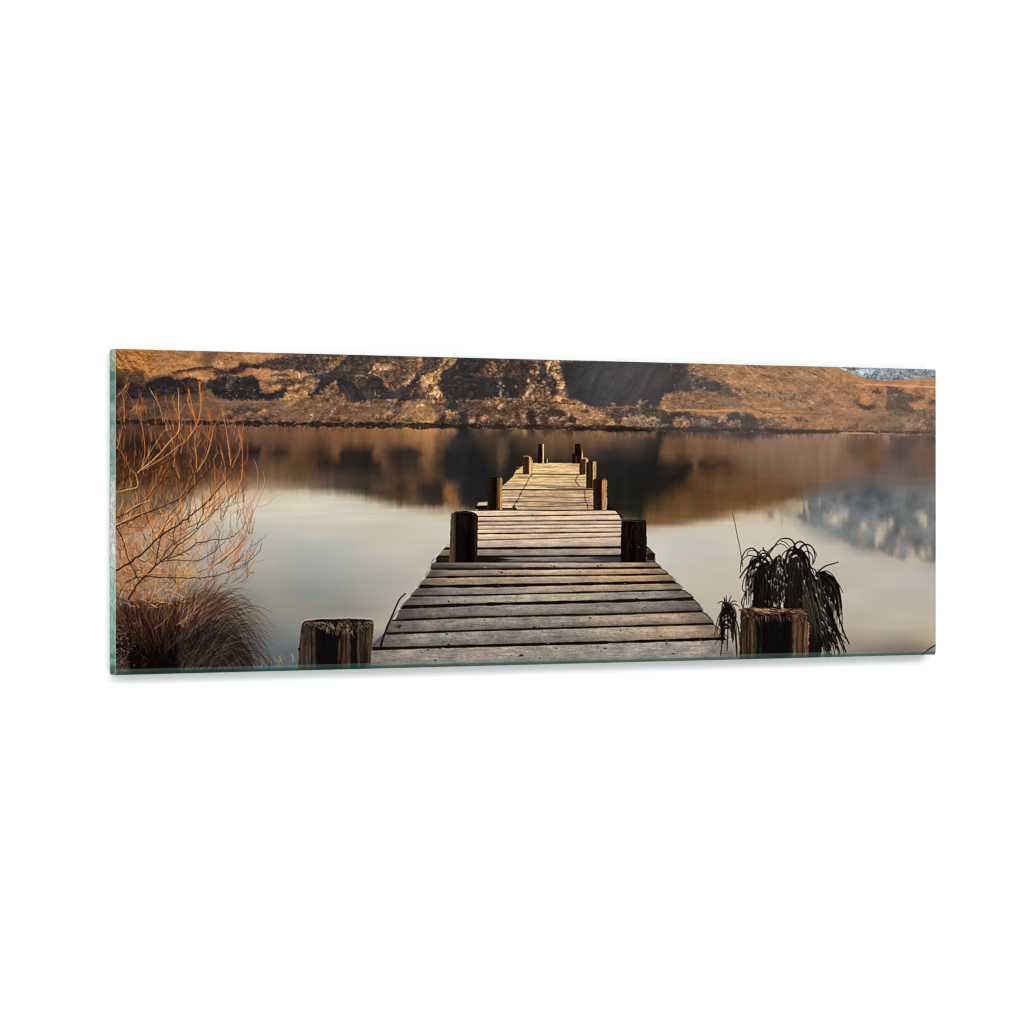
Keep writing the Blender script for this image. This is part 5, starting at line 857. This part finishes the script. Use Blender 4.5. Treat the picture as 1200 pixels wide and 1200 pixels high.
        if yb - l < 500: l = max(8, l * .6)
        twig(x, yb, math.radians(rs_.uniform(45, 118) if yb < 600 else rs_.uniform(20, 120)), l, rs_.uniform(.55, .95), col, 1, rs_.uniform(.45, .85))
    for k in range(330):                      # tangled mesh lower left
        x = rs_.uniform(134, 222); y = rs_.uniform(600, 712); an = rs_.uniform(0, math.pi)
        l = rs_.uniform(8, 26)
        stroke(cv, [(x, y), (x + l * .5 * math.cos(an), y - l * .5 * math.sin(an) + rs_.gauss(0, 1)), (x + l * math.cos(an), y - l * math.sin(an))], .9, .5, rs_.choice(OR + DKB + [(90,58,44),(236,190,130)]), SHRUB, .65, n=2)
    B_ = [([(136,669),(155,657),(170,645),(186,630),(207,616),(222,605),(233,597),(246,584),(258,570),(270,556),(272,547)],3.0,1.3,(40,20,14)),
          ([(150,702),(157,691),(164,681),(176,669),(184,661),(197,652),(207,640),(216,634),(230,622),(238,612)],3.0,1.2,(38,20,14)),
          ([(147,683),(156,678),(166,676),(185,676),(220,677.5),(245,676),(265,671),(285,662),(298,652),(304,644),(306.5,636)],1.9,.8,(54,28,20)),
          ([(134,608),(150,600),(165,591),(175,582),(181,573),(196,560)],1.8,1.0,(44,22,14)),([(134,618),(152,610),(166,603),(190,594),(208,586),(226,571),(240,555),(250,545)],2.2,1.0,(46,24,15)),
          ([(136,618),(143,630),(147,645),(151,658),(158,670),(163,682)],1.6,1.4,(44,24,16)),([(182,662),(186,640),(190,624),(196,608),(204,598),(214,586),(228,566)],1.8,.9,(50,26,16)),
          ([(188,657),(200,640),(209,634),(226,622),(238,614),(250,600),(256,596)],1.5,.9,(50,30,22)),([(196,655),(215,647),(230,637),(238,635),(250,633),(265,631),(276,626),(284,618),(288,611)],1.7,.8,(48,30,24)),
          ([(190,658),(204,656),(220,657),(234,656),(246,650),(256,642),(264,633)],1.5,.8,(54,32,24)),([(134,568),(148,560),(160,554),(180,549),(198,540),(216,532),(224,530)],1.5,.9,(58,28,18)),
          ([(232,671),(248,664),(262,656),(276,643),(284,634),(290,627)],1.4,.8,(60,36,26)),([(214,622),(228,614),(240,609),(250,600),(260,590),(272,581)],1.1,.7,(70,46,36)),
          ([(230,618),(238,600),(240,592),(250,583)],1.2,.8,(60,36,28)),([(250,600),(256,597),(268,593),(278,589),(286,588)],.9,.6,(96,80,66)),([(262,592),(272,580),(276,578),(284,576),(291,573)],1.0,.6,(80,60,46)),
          ([(205,640),(203,620),(211,600),(211,590)],1.0,.8,(64,36,28)),([(170,602),(176,615),(182,630),(188,645)],.9,.7,(70,40,30)),([(160,622),(170,616),(178,606)],1.0,.7,(76,44,30)),
          ([(284,668),(292,671),(298,671),(293,678),(284,682),(279,683)],.8,.6,(120,84,66)),([(242,681),(255,685),(267,685),(275,681)],.9,.7,(160,108,80)),([(267,665),(273,660),(280,658),(290,655),(298,648)],.9,.6,(84,60,50)),
          ([(272,668),(275,655),(279,640)],.8,.6,(140,92,70)),([(292,655),(294,643),(295,633)],.8,.6,(150,100,76)),([(295,660),(304,658),(309,655)],.7,.5,(120,92,80)),([(136,700),(150,705),(170,706),(200,706),(230,700),(250,697)],1.3,.7,(52,30,24)),
          ([(222,605),(218,616),(200,626)],1,.7,(60,36,28)),([(300,594),(308,593),(315,589),(323.5,581)],.7,.6,(124,108,92)),([(282,612),(290,612),(301,612.5)],.6,.5,(140,116,100)),([(286,626),(295,625),(303,625)],.6,.5,(150,112,98))]
    for P, w0, w1, c in B_:
        for q in range(9):
            i = rs_.randrange(len(P) - 1); f_ = rs_.random(); x = P[i][0] * f_ + P[i + 1][0] * (1 - f_); y = P[i][1] * f_ + P[i + 1][1] * (1 - f_)
            twig(x, y, math.radians(rs_.uniform(60, 108) if y < 630 else rs_.uniform(15, 100)), rs_.uniform(9, 30), .75, rs_.choice([(84,48,30),(170,100,54),(206,136,80),(60,36,26),(224,158,96)]), 1, .8)
    for P, w0, w1, c in B_: stroke(cv, P, w0 * .78, w1 * .75, c, SHRUB, .92, n=4, wob=.42)
    O_ = [([(161.5,553.5),(168,548),(175,543),(184,534),(190,528),(198,518),(205,511),(209,505),(210,498),(209.5,480),(209,462),(208.5,455)],1.9,1.1,(224,170,104)),
          ([(168,550),(180,543),(196,533),(207,524),(216,518),(222,511),(229,502),(237,497)],1.4,1.1,(208,138,72)),([(134,577),(142,575.6),(152,573),(160,571),(161.6,566),(160,559),(159,554)],1.6,1.0,(232,180,112)),
          ([(167,546),(172,537),(180,523),(188,511),(192,505),(198,503)],1.1,.8,(226,168,98)),([(156,555),(150,545),(146,535),(140,527),(137,524)],1.0,.8,(190,110,60)),([(137,526),(140,516),(142,508),(143.6,500)],1.2,.8,(214,140,80)),
          ([(166,548),(169,535),(169.5,522),(168,508),(166,498),(162,487),(158,475),(148,458)],1.3,.8,(204,124,62)),([(145.5,494),(145.6,480),(144.6,468),(143,460)],1.2,.8,(216,136,66)),([(136,465),(143,459),(151,448)],1.0,.8,(200,150,112)),
          ([(163,462),(167,470),(168,478),(173,486)],.9,.8,(190,112,58)),([(177,458),(181,465),(186,474),(189,483),(191,495)],1.2,.9,(206,140,88)),([(193,466),(197,478),(200,490),(203,502),(206,512)],1.0,.9,(176,104,62)),
          ([(202,464),(204,476),(208,487)],.9,.8,(180,124,66)),([(221,455),(223,468),(226,481),(229,498)],1.2,1.0,(206,128,62)),([(219,466),(222,478),(227,490)],.9,.8,(210,140,74)),
          ([(233,447),(234,456),(235,470),(234,485),(231,496),(222,511)],1.4,1.1,(222,150,82)),([(237,461),(236,475),(233,488),(230,498)],1.2,.9,(200,120,52)),([(246,480),(247,492),(247,505),(245,518)],1.1,.8,(168,86,44)),
          ([(230,548),(230,534),(228,520),(230,508)],1.4,.9,(220,150,78)),([(231,552),(240,538),(246,522),(249,506),(250,500)],1.3,.9,(226,160,88)),([(233,548),(240,532),(243,518),(246,500),(246,490)],1.0,.8,(196,116,54)),
          ([(270,545),(269,532),(267,518),(265,504),(262,490),(258,479)],1.5,.9,(222,146,84)),([(272,548),(276,538),(280,530),(282,515),(285,500),(284,492)],1.3,.8,(206,124,66)),([(283,562),(284,548),(284,535),(283,518),(279,500)],1.5,.9,(214,120,62)),
          ([(268,581),(275,576),(280,568),(283,559)],1.1,1.0,(226,160,92)),([(268,580),(264,568),(264,552),(262,540),(258,527)],1.2,.8,(206,130,72)),([(251,583),(252,566),(251,548),(250,537),(255,530)],1.1,.8,(196,122,62)),
          ([(288,545),(290,536),(290,523),(291,512)],1.1,.7,(166,88,46)),([(297,538),(301,549),(302,562),(300,577),(294,590),(288,604),(284,617),(270,640),(262,648),(250,656)],.9,1.3,(206,142,104)),
          ([(308,552),(310,562),(308,572),(303,584),(297,596),(290,612)],.7,1.1,(206,156,120)),([(296,600),(290,615),(286,628),(278,644),(266,656)],.9,1.2,(214,146,98)),([(236,671),(248,664),(262,652),(274,643),(282,632)],1.5,1.1,(222,158,104)),
          ([(184,628),(196,612),(206,602),(214,592)],2.6,1.6,(224,150,70)),([(240,596),(252,586),(260,578)],2.4,1.4,(224,160,106)),([(148,600),(160,592),(176,586)],1.3,1.2,(222,166,100)),([(134,616),(146,610),(156,605),(170,600)],1.6,1.2,(226,170,104)),
          ([(136,687),(150,689),(156,690)],1.6,1.2,(222,152,92)),([(163,674),(180,672),(215,673),(228,673)],1.2,1.0,(226,170,96)),([(150,415),(158,421),(167,430),(176,438)],1.1,1.2,(232,178,104)),([(136,426),(148,424),(160,430),(168,432)],1.2,1.0,(222,158,90)),
          ([(157,416),(164,424),(171,432)],1.3,1.2,(216,140,66)),([(193,425),(187,430),(180,433),(174,435)],1.0,.9,(226,166,106)),([(183,411),(175,417),(164,423)],1.2,1,(96,50,26)),([(174,436),(180,432),(188,428)],1.4,1.0,(84,44,26)),([(156,433),(159,438),(160,442)],1.0,.8,(170,122,90))]
    for P, w0, w1, c in O_:
        stroke(cv, P, w0 * .62, w1 * .6, tuple(min(250, v * 1.06) for v in c), SHRUB, .95, n=3, wob=.12)
        if rs_.random() < .8: stroke(cv, [(x + .95, y + .3) for x, y in P], w0 * .5, w1 * .45, (104,52,24), SHRUB, .8, n=3, wob=.25)
        for q in range(6):
            i = rs_.randrange(len(P) - 1); f_ = rs_.random(); x = P[i][0] * f_ + P[i + 1][0] * (1 - f_); y = P[i][1] * f_ + P[i + 1][1] * (1 - f_)
            if y > 452 : twig(x, y, math.radians(rs_.uniform(50, 130)), rs_.uniform(5, 18), .75, c, 1, .75)
    for k in range(120):
        x = rs_.uniform(134, 172); y = rs_.uniform(408, 432); an = rs_.uniform(-.9, .5) if k % 2 else rs_.uniform(-1.3, -.4); l = rs_.uniform(5, 18)
        stroke(cv, [(x, y), (x + l * math.cos(an), y - l * math.sin(an))], .9, .6, rs_.choice(OR + [(90,46,26),(70,38,24)]), SHRUB, .65, n=2)
    for k in range(70):
        x = rs_.uniform(140, 292); y = rs_.uniform(492, 520)
        twig(x, y, math.radians(rs_.uniform(75, 112)), rs_.uniform(12, 30) * (1 if x < 250 else .7), .8, rs_.choice(OR[:7]), 0, .6)

    # ---- printing: crisp up like a sharpened photograph
    C = cv.C
    def blur(A, r):
        k = np.exp(-.5 * (np.arange(-int(3 * r), int(3 * r) + 1) / r) ** 2); k /= k.sum(); n = len(k) // 2
        P = np.pad(A, ((n, n), (0, 0), (0, 0)), 'edge'); o = sum(k[i] * P[i:i + A.shape[0]] for i in range(len(k)))
        P = np.pad(o, ((0, 0), (n, n), (0, 0)), 'edge'); return sum(k[i] * P[:, i:i + A.shape[1]] for i in range(len(k)))
    gr_ = (vn(X * 1.9, Y * 1.9, 900) + vn(X * 1.1, Y * 1.1, 901) - 1.0)
    amt = np.where(cv.ID == LAKE, 1.2, 7.0) * np.clip(C.mean(-1) / 90, .3, 1)
    C = C + (gr_ * amt)[..., None]
    C = np.clip(C, 4, 250)
    C = C + .45 * (C - blur(C, 1.6))
    cv.C = np.clip(C, 3, 250)
    cv.nposts = len(posts)
    return cv

#=====BUILD
W_, H_ = 0.90, 0.30
T_ = 0.0161                       # glass thickness
GAP = 0.0035                      # stand-off from the wall
ZC = 1.50                         # height of the picture's centre above the studio floor
FPX = 3453.0

def build():
    for c in list(bpy.data.objects): bpy.data.objects.remove(c)
    sc = bpy.context.scene
    col = sc.collection
    cv = paint()
    lin = lambda a: np.where(a <= .04045, a / 12.92, ((a + .055) / 1.055) ** 2.4)

    hL, hR = (BL - TL), (BR - TR)
    dL, dR = FPX * H_ / hL, FPX * H_ / hR
    xl, xr = (XL - 600) / FPX * dL, (XR - 600) / FPX * dR
    phi = math.atan2(dR - dL, xr - xl)
    w_true = math.hypot(dR - dL, xr - xl)
    def u_of_x(x):                # column of the print -> distance along the glass
        k = (x - 600) / FPX
        # point (xl + s*cos, dL + s*sin); (xl+s c)/(dL+s n)=k
        return (k * dL - xl) / (math.cos(phi) - k * math.sin(phi))

    # ---------------- materials
    def mat(name):
        m = bpy.data.materials.new(name); m.use_nodes = True; return m
    def print_mat(name, gain, coat=0.35):
        m = mat(name); nt = m.node_tree; b = nt.nodes['Principled BSDF']
        a = nt.nodes.new('ShaderNodeAttribute'); a.attribute_name = 'ink'
        mx = nt.nodes.new('ShaderNodeVectorMath'); mx.operation = 'SCALE'; mx.inputs['Scale'].default_value = gain
        nt.links.new(a.outputs['Color'], mx.inputs[0]); nt.links.new(mx.outputs[0], b.inputs['Base Color'])
        b.inputs['Roughness'].default_value = .06; b.inputs['Specular IOR Level'].default_value = coat
        return m
    m_ink = print_mat('ink_on_glass', INK_GAIN)
    m_edge = print_mat('green_glass_edge', EDGE_GAIN, .04); m_bev = print_mat('green_glass_bevel', INK_GAIN, .3)
    m_back = mat('back_coating'); m_back.node_tree.nodes['Principled BSDF'].inputs['Base Color'].default_value = (.55, .6, .58, 1)
    m_wall = mat('white_wall'); nt = m_wall.node_tree; b = nt.nodes['Principled BSDF']
    nz = nt.nodes.new('ShaderNodeTexNoise'); nz.inputs['Scale'].default_value = 900; nz.inputs['Detail'].default_value = 3
    bp = nt.nodes.new('ShaderNodeBump'); bp.inputs['Strength'].default_value = .04; bp.inputs['Distance'].default_value = .0005
    nt.links.new(nz.outputs['Fac'], bp.inputs['Height']); nt.links.new(bp.outputs[0], b.inputs['Normal'])
    b.inputs['Base Color'].default_value = (.86, .86, .865, 1); b.inputs['Roughness'].default_value = .9; b.inputs['Specular IOR Level'].default_value = .1

    def link(name, me, parent=None, m=None):
        o = bpy.data.objects.new(name, me); col.objects.link(o)
        if parent is not None: o.parent = parent
        if m is not None: me.materials.append(m)
        return o
    def mesh_from(name, co, quads, colors=None):
        me = bpy.data.meshes.new(name)
        me.vertices.add(len(co)); me.vertices.foreach_set('co', np.asarray(co, np.float32).ravel())
        n = len(quads); me.loops.add(n * 4); me.loops.foreach_set('vertex_index', np.asarray(quads, np.int32).ravel())
        me.polygons.add(n); me.polygons.foreach_set('loop_start', np.arange(0, n * 4, 4, dtype=np.int32))
        try: me.polygons.foreach_set('loop_total', np.full(n, 4, np.int32))
        except Exception: pass
        me.update(calc_edges=True)
        if colors is not None:
            at = me.color_attributes.new('ink', 'FLOAT_COLOR', 'POINT')
            c4 = np.ones((len(co), 4), np.float32); c4[:, :3] = colors
            at.data.foreach_set('color', c4.ravel())
        return me

    root = bpy.data.objects.new('glass_picture', None); col.objects.link(root)
    root.location = (0, 0, ZC); root.empty_display_size = .05
    root['label'] = 'wide frameless glass wall picture of a wooden jetty on a brown mountain lake'
    root['category'] = 'wall picture'

    # ---------------- the print: one flat sheet of ink, cut along its motifs
    xs = cv.xs; us = np.array([u_of_x(x) for x in xs]) * (W_ / w_true)
    vs = cv.vs
    VB = 1 - .0168                                   # lower bevel starts here
    jb = int(VB * (cv.h - 1))
    C = lin(cv.C / 255.0)
    U, V = np.meshgrid(us, vs)
    co = np.stack([U, np.zeros_like(U), H_ / 2 - V * H_], -1).reshape(-1, 3)
    Cf = C.reshape(-1, 3)
    idx = np.arange(cv.h * cv.w).reshape(cv.h, cv.w)
    q = np.stack([idx[:-1, :-1], idx[1:, :-1], idx[1:, 1:], idx[:-1, 1:]], -1)
    fid = cv.ID[:-1, :-1]
    rows = np.arange(cv.h - 1)[:, None] < jb
    sheet = bpy.data.objects.new('picture_print', None); col.objects.link(sheet); sheet.parent = root; sheet.empty_display_size = .04
    def motif(name, ids, label=None):
        sel = np.isin(fid, ids) & rows
        f = q[sel]
        if len(f) == 0: return None
        u_, inv = np.unique(f.ravel(), return_inverse=True)
        me = mesh_from(name, co[u_], inv.reshape(-1, 4), Cf[u_])
        o = link(name, me, sheet, m_ink)
        if label: o['label'] = label
        return o
    motif('lake', [LAKE], 'calm grey lake mirroring the brown slopes')
    motif('hillside', [HILL], 'golden brown hillside with dark gullies along the far shore')
    motif('snowy_mountain', [MOUNT], 'grey snow-dusted mountain in the upper right corner')
    motif('jetty_deck', [JETTY], 'weathered plank deck running out over the water')
    motif('bare_shrub', [SHRUB], 'leafless orange-twigged shrub at the left end')
    motif('grass_tussock', [TUSSOCK], 'dark red-brown tussock of grass in the lower left corner')
    motif('spiky_plant', [TREEPLANT], 'black drooping strap-leaved plant behind the right front post')
    motif('spiky_plant', [SMALLPLANT], 'small black spiky plant left of the right front post')
    motif('bent_rod', [ROD], 'bent dark steel rod beside the left front post')
    motif('reed_stem', [REED], 'thin upright reed stem left of the drooping plant')
    motif('reed_stem', [10], 'short dark stem crossing the lower right corner')
    pl = {POST0 + 11: 'dark square-topped post at the left edge of the near deck', POST0 + 12: 'dark charred post at the right edge of the near deck',
          POST0 + 13: 'thick weathered post with frayed top, front left', POST0 + 14: 'thick weathered post with ragged sunlit top, front right'}
    for k in range(cv.nposts): motif('jetty_post', [POST0 + k], pl.get(POST0 + k))

    # ---------------- lower polished bevel: print showing through green glass, painted into its colours
    nb = 7
    cb = []; pb = []
    for r in range(nb):
        t = r / (nb - 1)
        row = np.clip(cv.C[min(cv.h - 1, jb + int(t * (cv.h - 1 - jb)))], 0, 255)
        rb = np.cumsum(np.pad(row, ((5, 5), (0, 0)), 'edge'), 0); rb = (rb[9:] - rb[:-9]) / 9.0; rb = rb[:len(row)]
        lum = row.mean(-1, keepdims=True)
        fx = (np.linspace(0, 1, cv.w))[:, None]
        pale = hexc((96, 138, 128)) * (1 - fx) + hexc((126, 146, 138)) * fx
        deep = hexc((22, 68, 62)) * (1 - fx) + hexc((62, 88, 78)) * fx
        if t < .34: k = row * .62 + pale * .38
        else: k = row * .18 + rb * .12 + deep * (.70 + .10 * (1 - t))
        k = k * (1 + .10 * fbm(xs / 9, xs * 0 + 1, 700, 3))[:, None]
        cb.append(lin(np.clip(k, 0, 255) / 255)); 
        zz = H_ / 2 - (VB + t * (1 - VB)) * H_
        yy = 0 if t == 0 else .0012 * t
        pb.append(np.stack([us, np.full_like(us, yy), np.full_like(us, zz)], -1))
    # start exactly where the ink sheet ends
    pb[0][:, 2] = H_ / 2 - vs[jb] * H_
    idb = np.arange(nb * cv.w).reshape(nb, cv.w)
    qb = np.stack([idb[:-1, :-1], idb[1:, :-1], idb[1:, 1:], idb[:-1, 1:]], -1).reshape(-1, 4)
    o = link('bevel', mesh_from('bevel', np.concatenate(pb), qb, np.concatenate(cb)), root, m_bev)
    o['label'] = 'thin green bevelled strip along the bottom of the glass'

    # ---------------- left polished edge, the picture's scattered green light painted into its colours
    ne = 640; nc = 9
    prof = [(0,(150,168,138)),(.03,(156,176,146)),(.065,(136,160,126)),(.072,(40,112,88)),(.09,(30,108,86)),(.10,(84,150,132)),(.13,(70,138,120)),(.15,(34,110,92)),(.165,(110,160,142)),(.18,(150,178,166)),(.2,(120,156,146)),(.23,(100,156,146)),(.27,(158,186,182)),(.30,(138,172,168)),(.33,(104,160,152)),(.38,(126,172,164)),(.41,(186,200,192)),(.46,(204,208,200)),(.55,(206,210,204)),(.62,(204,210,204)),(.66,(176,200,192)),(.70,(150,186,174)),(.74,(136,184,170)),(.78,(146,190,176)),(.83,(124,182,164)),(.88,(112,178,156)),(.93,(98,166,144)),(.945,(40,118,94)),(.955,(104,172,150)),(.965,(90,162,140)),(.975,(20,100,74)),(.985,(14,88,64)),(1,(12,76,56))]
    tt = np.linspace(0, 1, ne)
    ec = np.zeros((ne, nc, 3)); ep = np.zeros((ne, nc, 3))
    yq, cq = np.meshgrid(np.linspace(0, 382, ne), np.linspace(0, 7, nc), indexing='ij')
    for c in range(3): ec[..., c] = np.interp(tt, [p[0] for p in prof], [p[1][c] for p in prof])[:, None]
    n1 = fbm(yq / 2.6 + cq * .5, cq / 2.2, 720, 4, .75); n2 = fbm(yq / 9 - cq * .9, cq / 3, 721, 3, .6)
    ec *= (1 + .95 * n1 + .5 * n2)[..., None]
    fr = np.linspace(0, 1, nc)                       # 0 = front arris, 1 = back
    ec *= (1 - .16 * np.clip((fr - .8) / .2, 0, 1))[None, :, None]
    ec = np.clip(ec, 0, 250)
    ep[..., 0] = 0; ep[..., 1] = .0028 + fr[None, :] * (T_ - .0028); ep[..., 2] = (H_ / 2 - tt * H_)[:, None]
    # arris: a small polished chamfer, its highlight painted in as pale colour
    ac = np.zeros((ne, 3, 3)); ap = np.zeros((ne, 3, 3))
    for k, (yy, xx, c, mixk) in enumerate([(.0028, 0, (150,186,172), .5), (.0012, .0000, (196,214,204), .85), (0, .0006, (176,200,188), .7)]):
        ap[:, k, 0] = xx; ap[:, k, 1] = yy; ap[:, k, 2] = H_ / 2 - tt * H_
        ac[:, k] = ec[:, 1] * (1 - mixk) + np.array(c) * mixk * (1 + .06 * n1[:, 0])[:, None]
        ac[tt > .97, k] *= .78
    P = np.concatenate([ep[:, ::-1], ap[:, 1:]], 1); Cc = np.concatenate([ec[:, ::-1], ac[:, 1:]], 1); ncol = P.shape[1]
    P[:, -1, 0] = us[0]
    ide = np.arange(ne * ncol).reshape(ne, ncol)
    qe = np.stack([ide[:-1, :-1], ide[1:, :-1], ide[1:, 1:], ide[:-1, 1:]], -1).reshape(-1, 4)
    o = link('polished_edge', mesh_from('polished_edge', P.reshape(-1, 3), qe, lin(Cc.reshape(-1, 3) / 255)), root, m_edge)
    o['label'] = 'green glass edge on the left side of the picture'

    # ---------------- rest of the slab: top, right, bottom and back
    e = .0001
    x0, x1, y0, y1, z0, z1 = 0.0, W_, .0003, T_, -H_ / 2, H_ / 2
    v = [(x0 + e, y0, z0 + e), (x1, y0, z0 + e), (x1, y0, z1), (x0 + e, y0, z1), (x0 + e, y1, z0), (x1, y1, z0), (x1, y1, z1), (x0 + e, y1, z1)]
    v[0] = (x0 + e, .0016, z0); v[1] = (x1, .0016, z0)
    f = [(4, 7, 6, 5), (1, 5, 6, 2), (3, 2, 6, 7), (0, 4, 5, 1)]
    me = bpy.data.meshes.new('glass_body'); me.from_pydata(v, [], f); me.update()
    m_body = mat('green_glass'); b = m_body.node_tree.nodes['Principled BSDF']
    nz = m_body.node_tree.nodes.new('ShaderNodeTexNoise'); nz.inputs['Scale'].default_value = 60
    rp_ = m_body.node_tree.nodes.new('ShaderNodeValToRGB'); rp_.color_ramp.elements[0].color = (.05, .2, .16, 1); rp_.color_ramp.elements[1].color = (.35, .55, .48, 1)
    m_body.node_tree.links.new(nz.outputs['Fac'], rp_.inputs[0]); m_body.node_tree.links.new(rp_.outputs[0], b.inputs['Base Color'])
    b.inputs['Roughness'].default_value = .08
    link('glass_body', me, root, m_body)

    # ---------------- wall
    yw = T_ + GAP
    me = bpy.data.meshes.new('wall'); me.from_pydata([(-7, yw, -2.0 + ZC - 1.5 + 1.5), (8, yw, -.5), (8, yw, 5), (-7, yw, 5)], [], [(0, 1, 2, 3)]); 
    me.vertices[0].co = (-7, yw, -.5); me.update()
    w = link('wall', me, None, m_wall); w['kind'] = 'structure'

    # ---------------- camera
    cosp, sinp = math.cos(phi), math.sin(phi)
    cam = bpy.data.cameras.new('camera'); co_ = bpy.data.objects.new('camera', cam); col.objects.link(co_)
    co_.location = (-(xl * cosp + dL * sinp), -(-xl * sinp + dL * cosp), ZC)
    co_.rotation_euler = (math.pi / 2, 0, -phi)
    cam.sensor_width = 36; cam.lens = FPX / 1200 * 36; cam.clip_end = 60; cam.clip_start = .05
    sc.camera = co_

    # ---------------- lamps: ring of unseen softboxes, added for even light and soft shadows
    def area(name, loc, tgt, size, power, color=(1, 1, 1)):
        l = bpy.data.lights.new(name, 'AREA'); l.shape = 'RECTANGLE'; l.size, l.size_y = size; l.energy = power; l.color = color
        o = bpy.data.objects.new(name, l); col.objects.link(o); o.location = loc
        import mathutils
        d = mathutils.Vector(tgt) - mathutils.Vector(loc); o.rotation_euler = d.to_track_quat('-Z', 'Y').to_euler()
    tg = (.45, 0, ZC)
    for (n_, loc, size, p) in LAMPS: area(n_, loc, tg, size, p)
    wd = bpy.data.worlds.new('World'); sc.world = wd; wd.use_nodes = True
    wd.node_tree.nodes['Background'].inputs[0].default_value = (1, 1, 1, 1); wd.node_tree.nodes['Background'].inputs[1].default_value = 0.0
    vs_ = sc.view_settings; vs_.view_transform = 'Standard'; vs_.look = 'None'; vs_.exposure = 0; vs_.gamma = 1; vs_.use_curve_mapping = False
    sc.render.film_transparent = False
    sc.cycles.use_denoising = True; sc.cycles.max_bounces = 4
    sc.render.resolution_x = sc.render.resolution_y = 1024
    sc.cycles.pixel_filter_type = 'BLACKMAN_HARRIS'; sc.cycles.filter_width = 1.2

INK_GAIN = 0.765
EDGE_GAIN = 0.72
def _ring():
    out = []
    for (az, el, r, size, p) in [(-8, 27, 4.2, (2.6, 2.0), .80), (30, 30, 4.4, (2.6, 2.0), .62), (-42, 12, 4.2, (2.0, 2.4), .62),
                                 (-6, -27, 4.2, (2.6, 1.8), .84), (58, 4, 4.4, (1.6, 2.4), .30), (-72, 2, 3.6, (1.6, 2.2), .25)]:
        a, e = math.radians(az), math.radians(el)
        out.append(('softbox', (.45 + r * math.cos(e) * math.sin(a), -r * math.cos(e) * math.cos(a), ZC + r * math.sin(e)), size, p * 106))
    return out
LAMPS = _ring()
if bpy is not None: build()
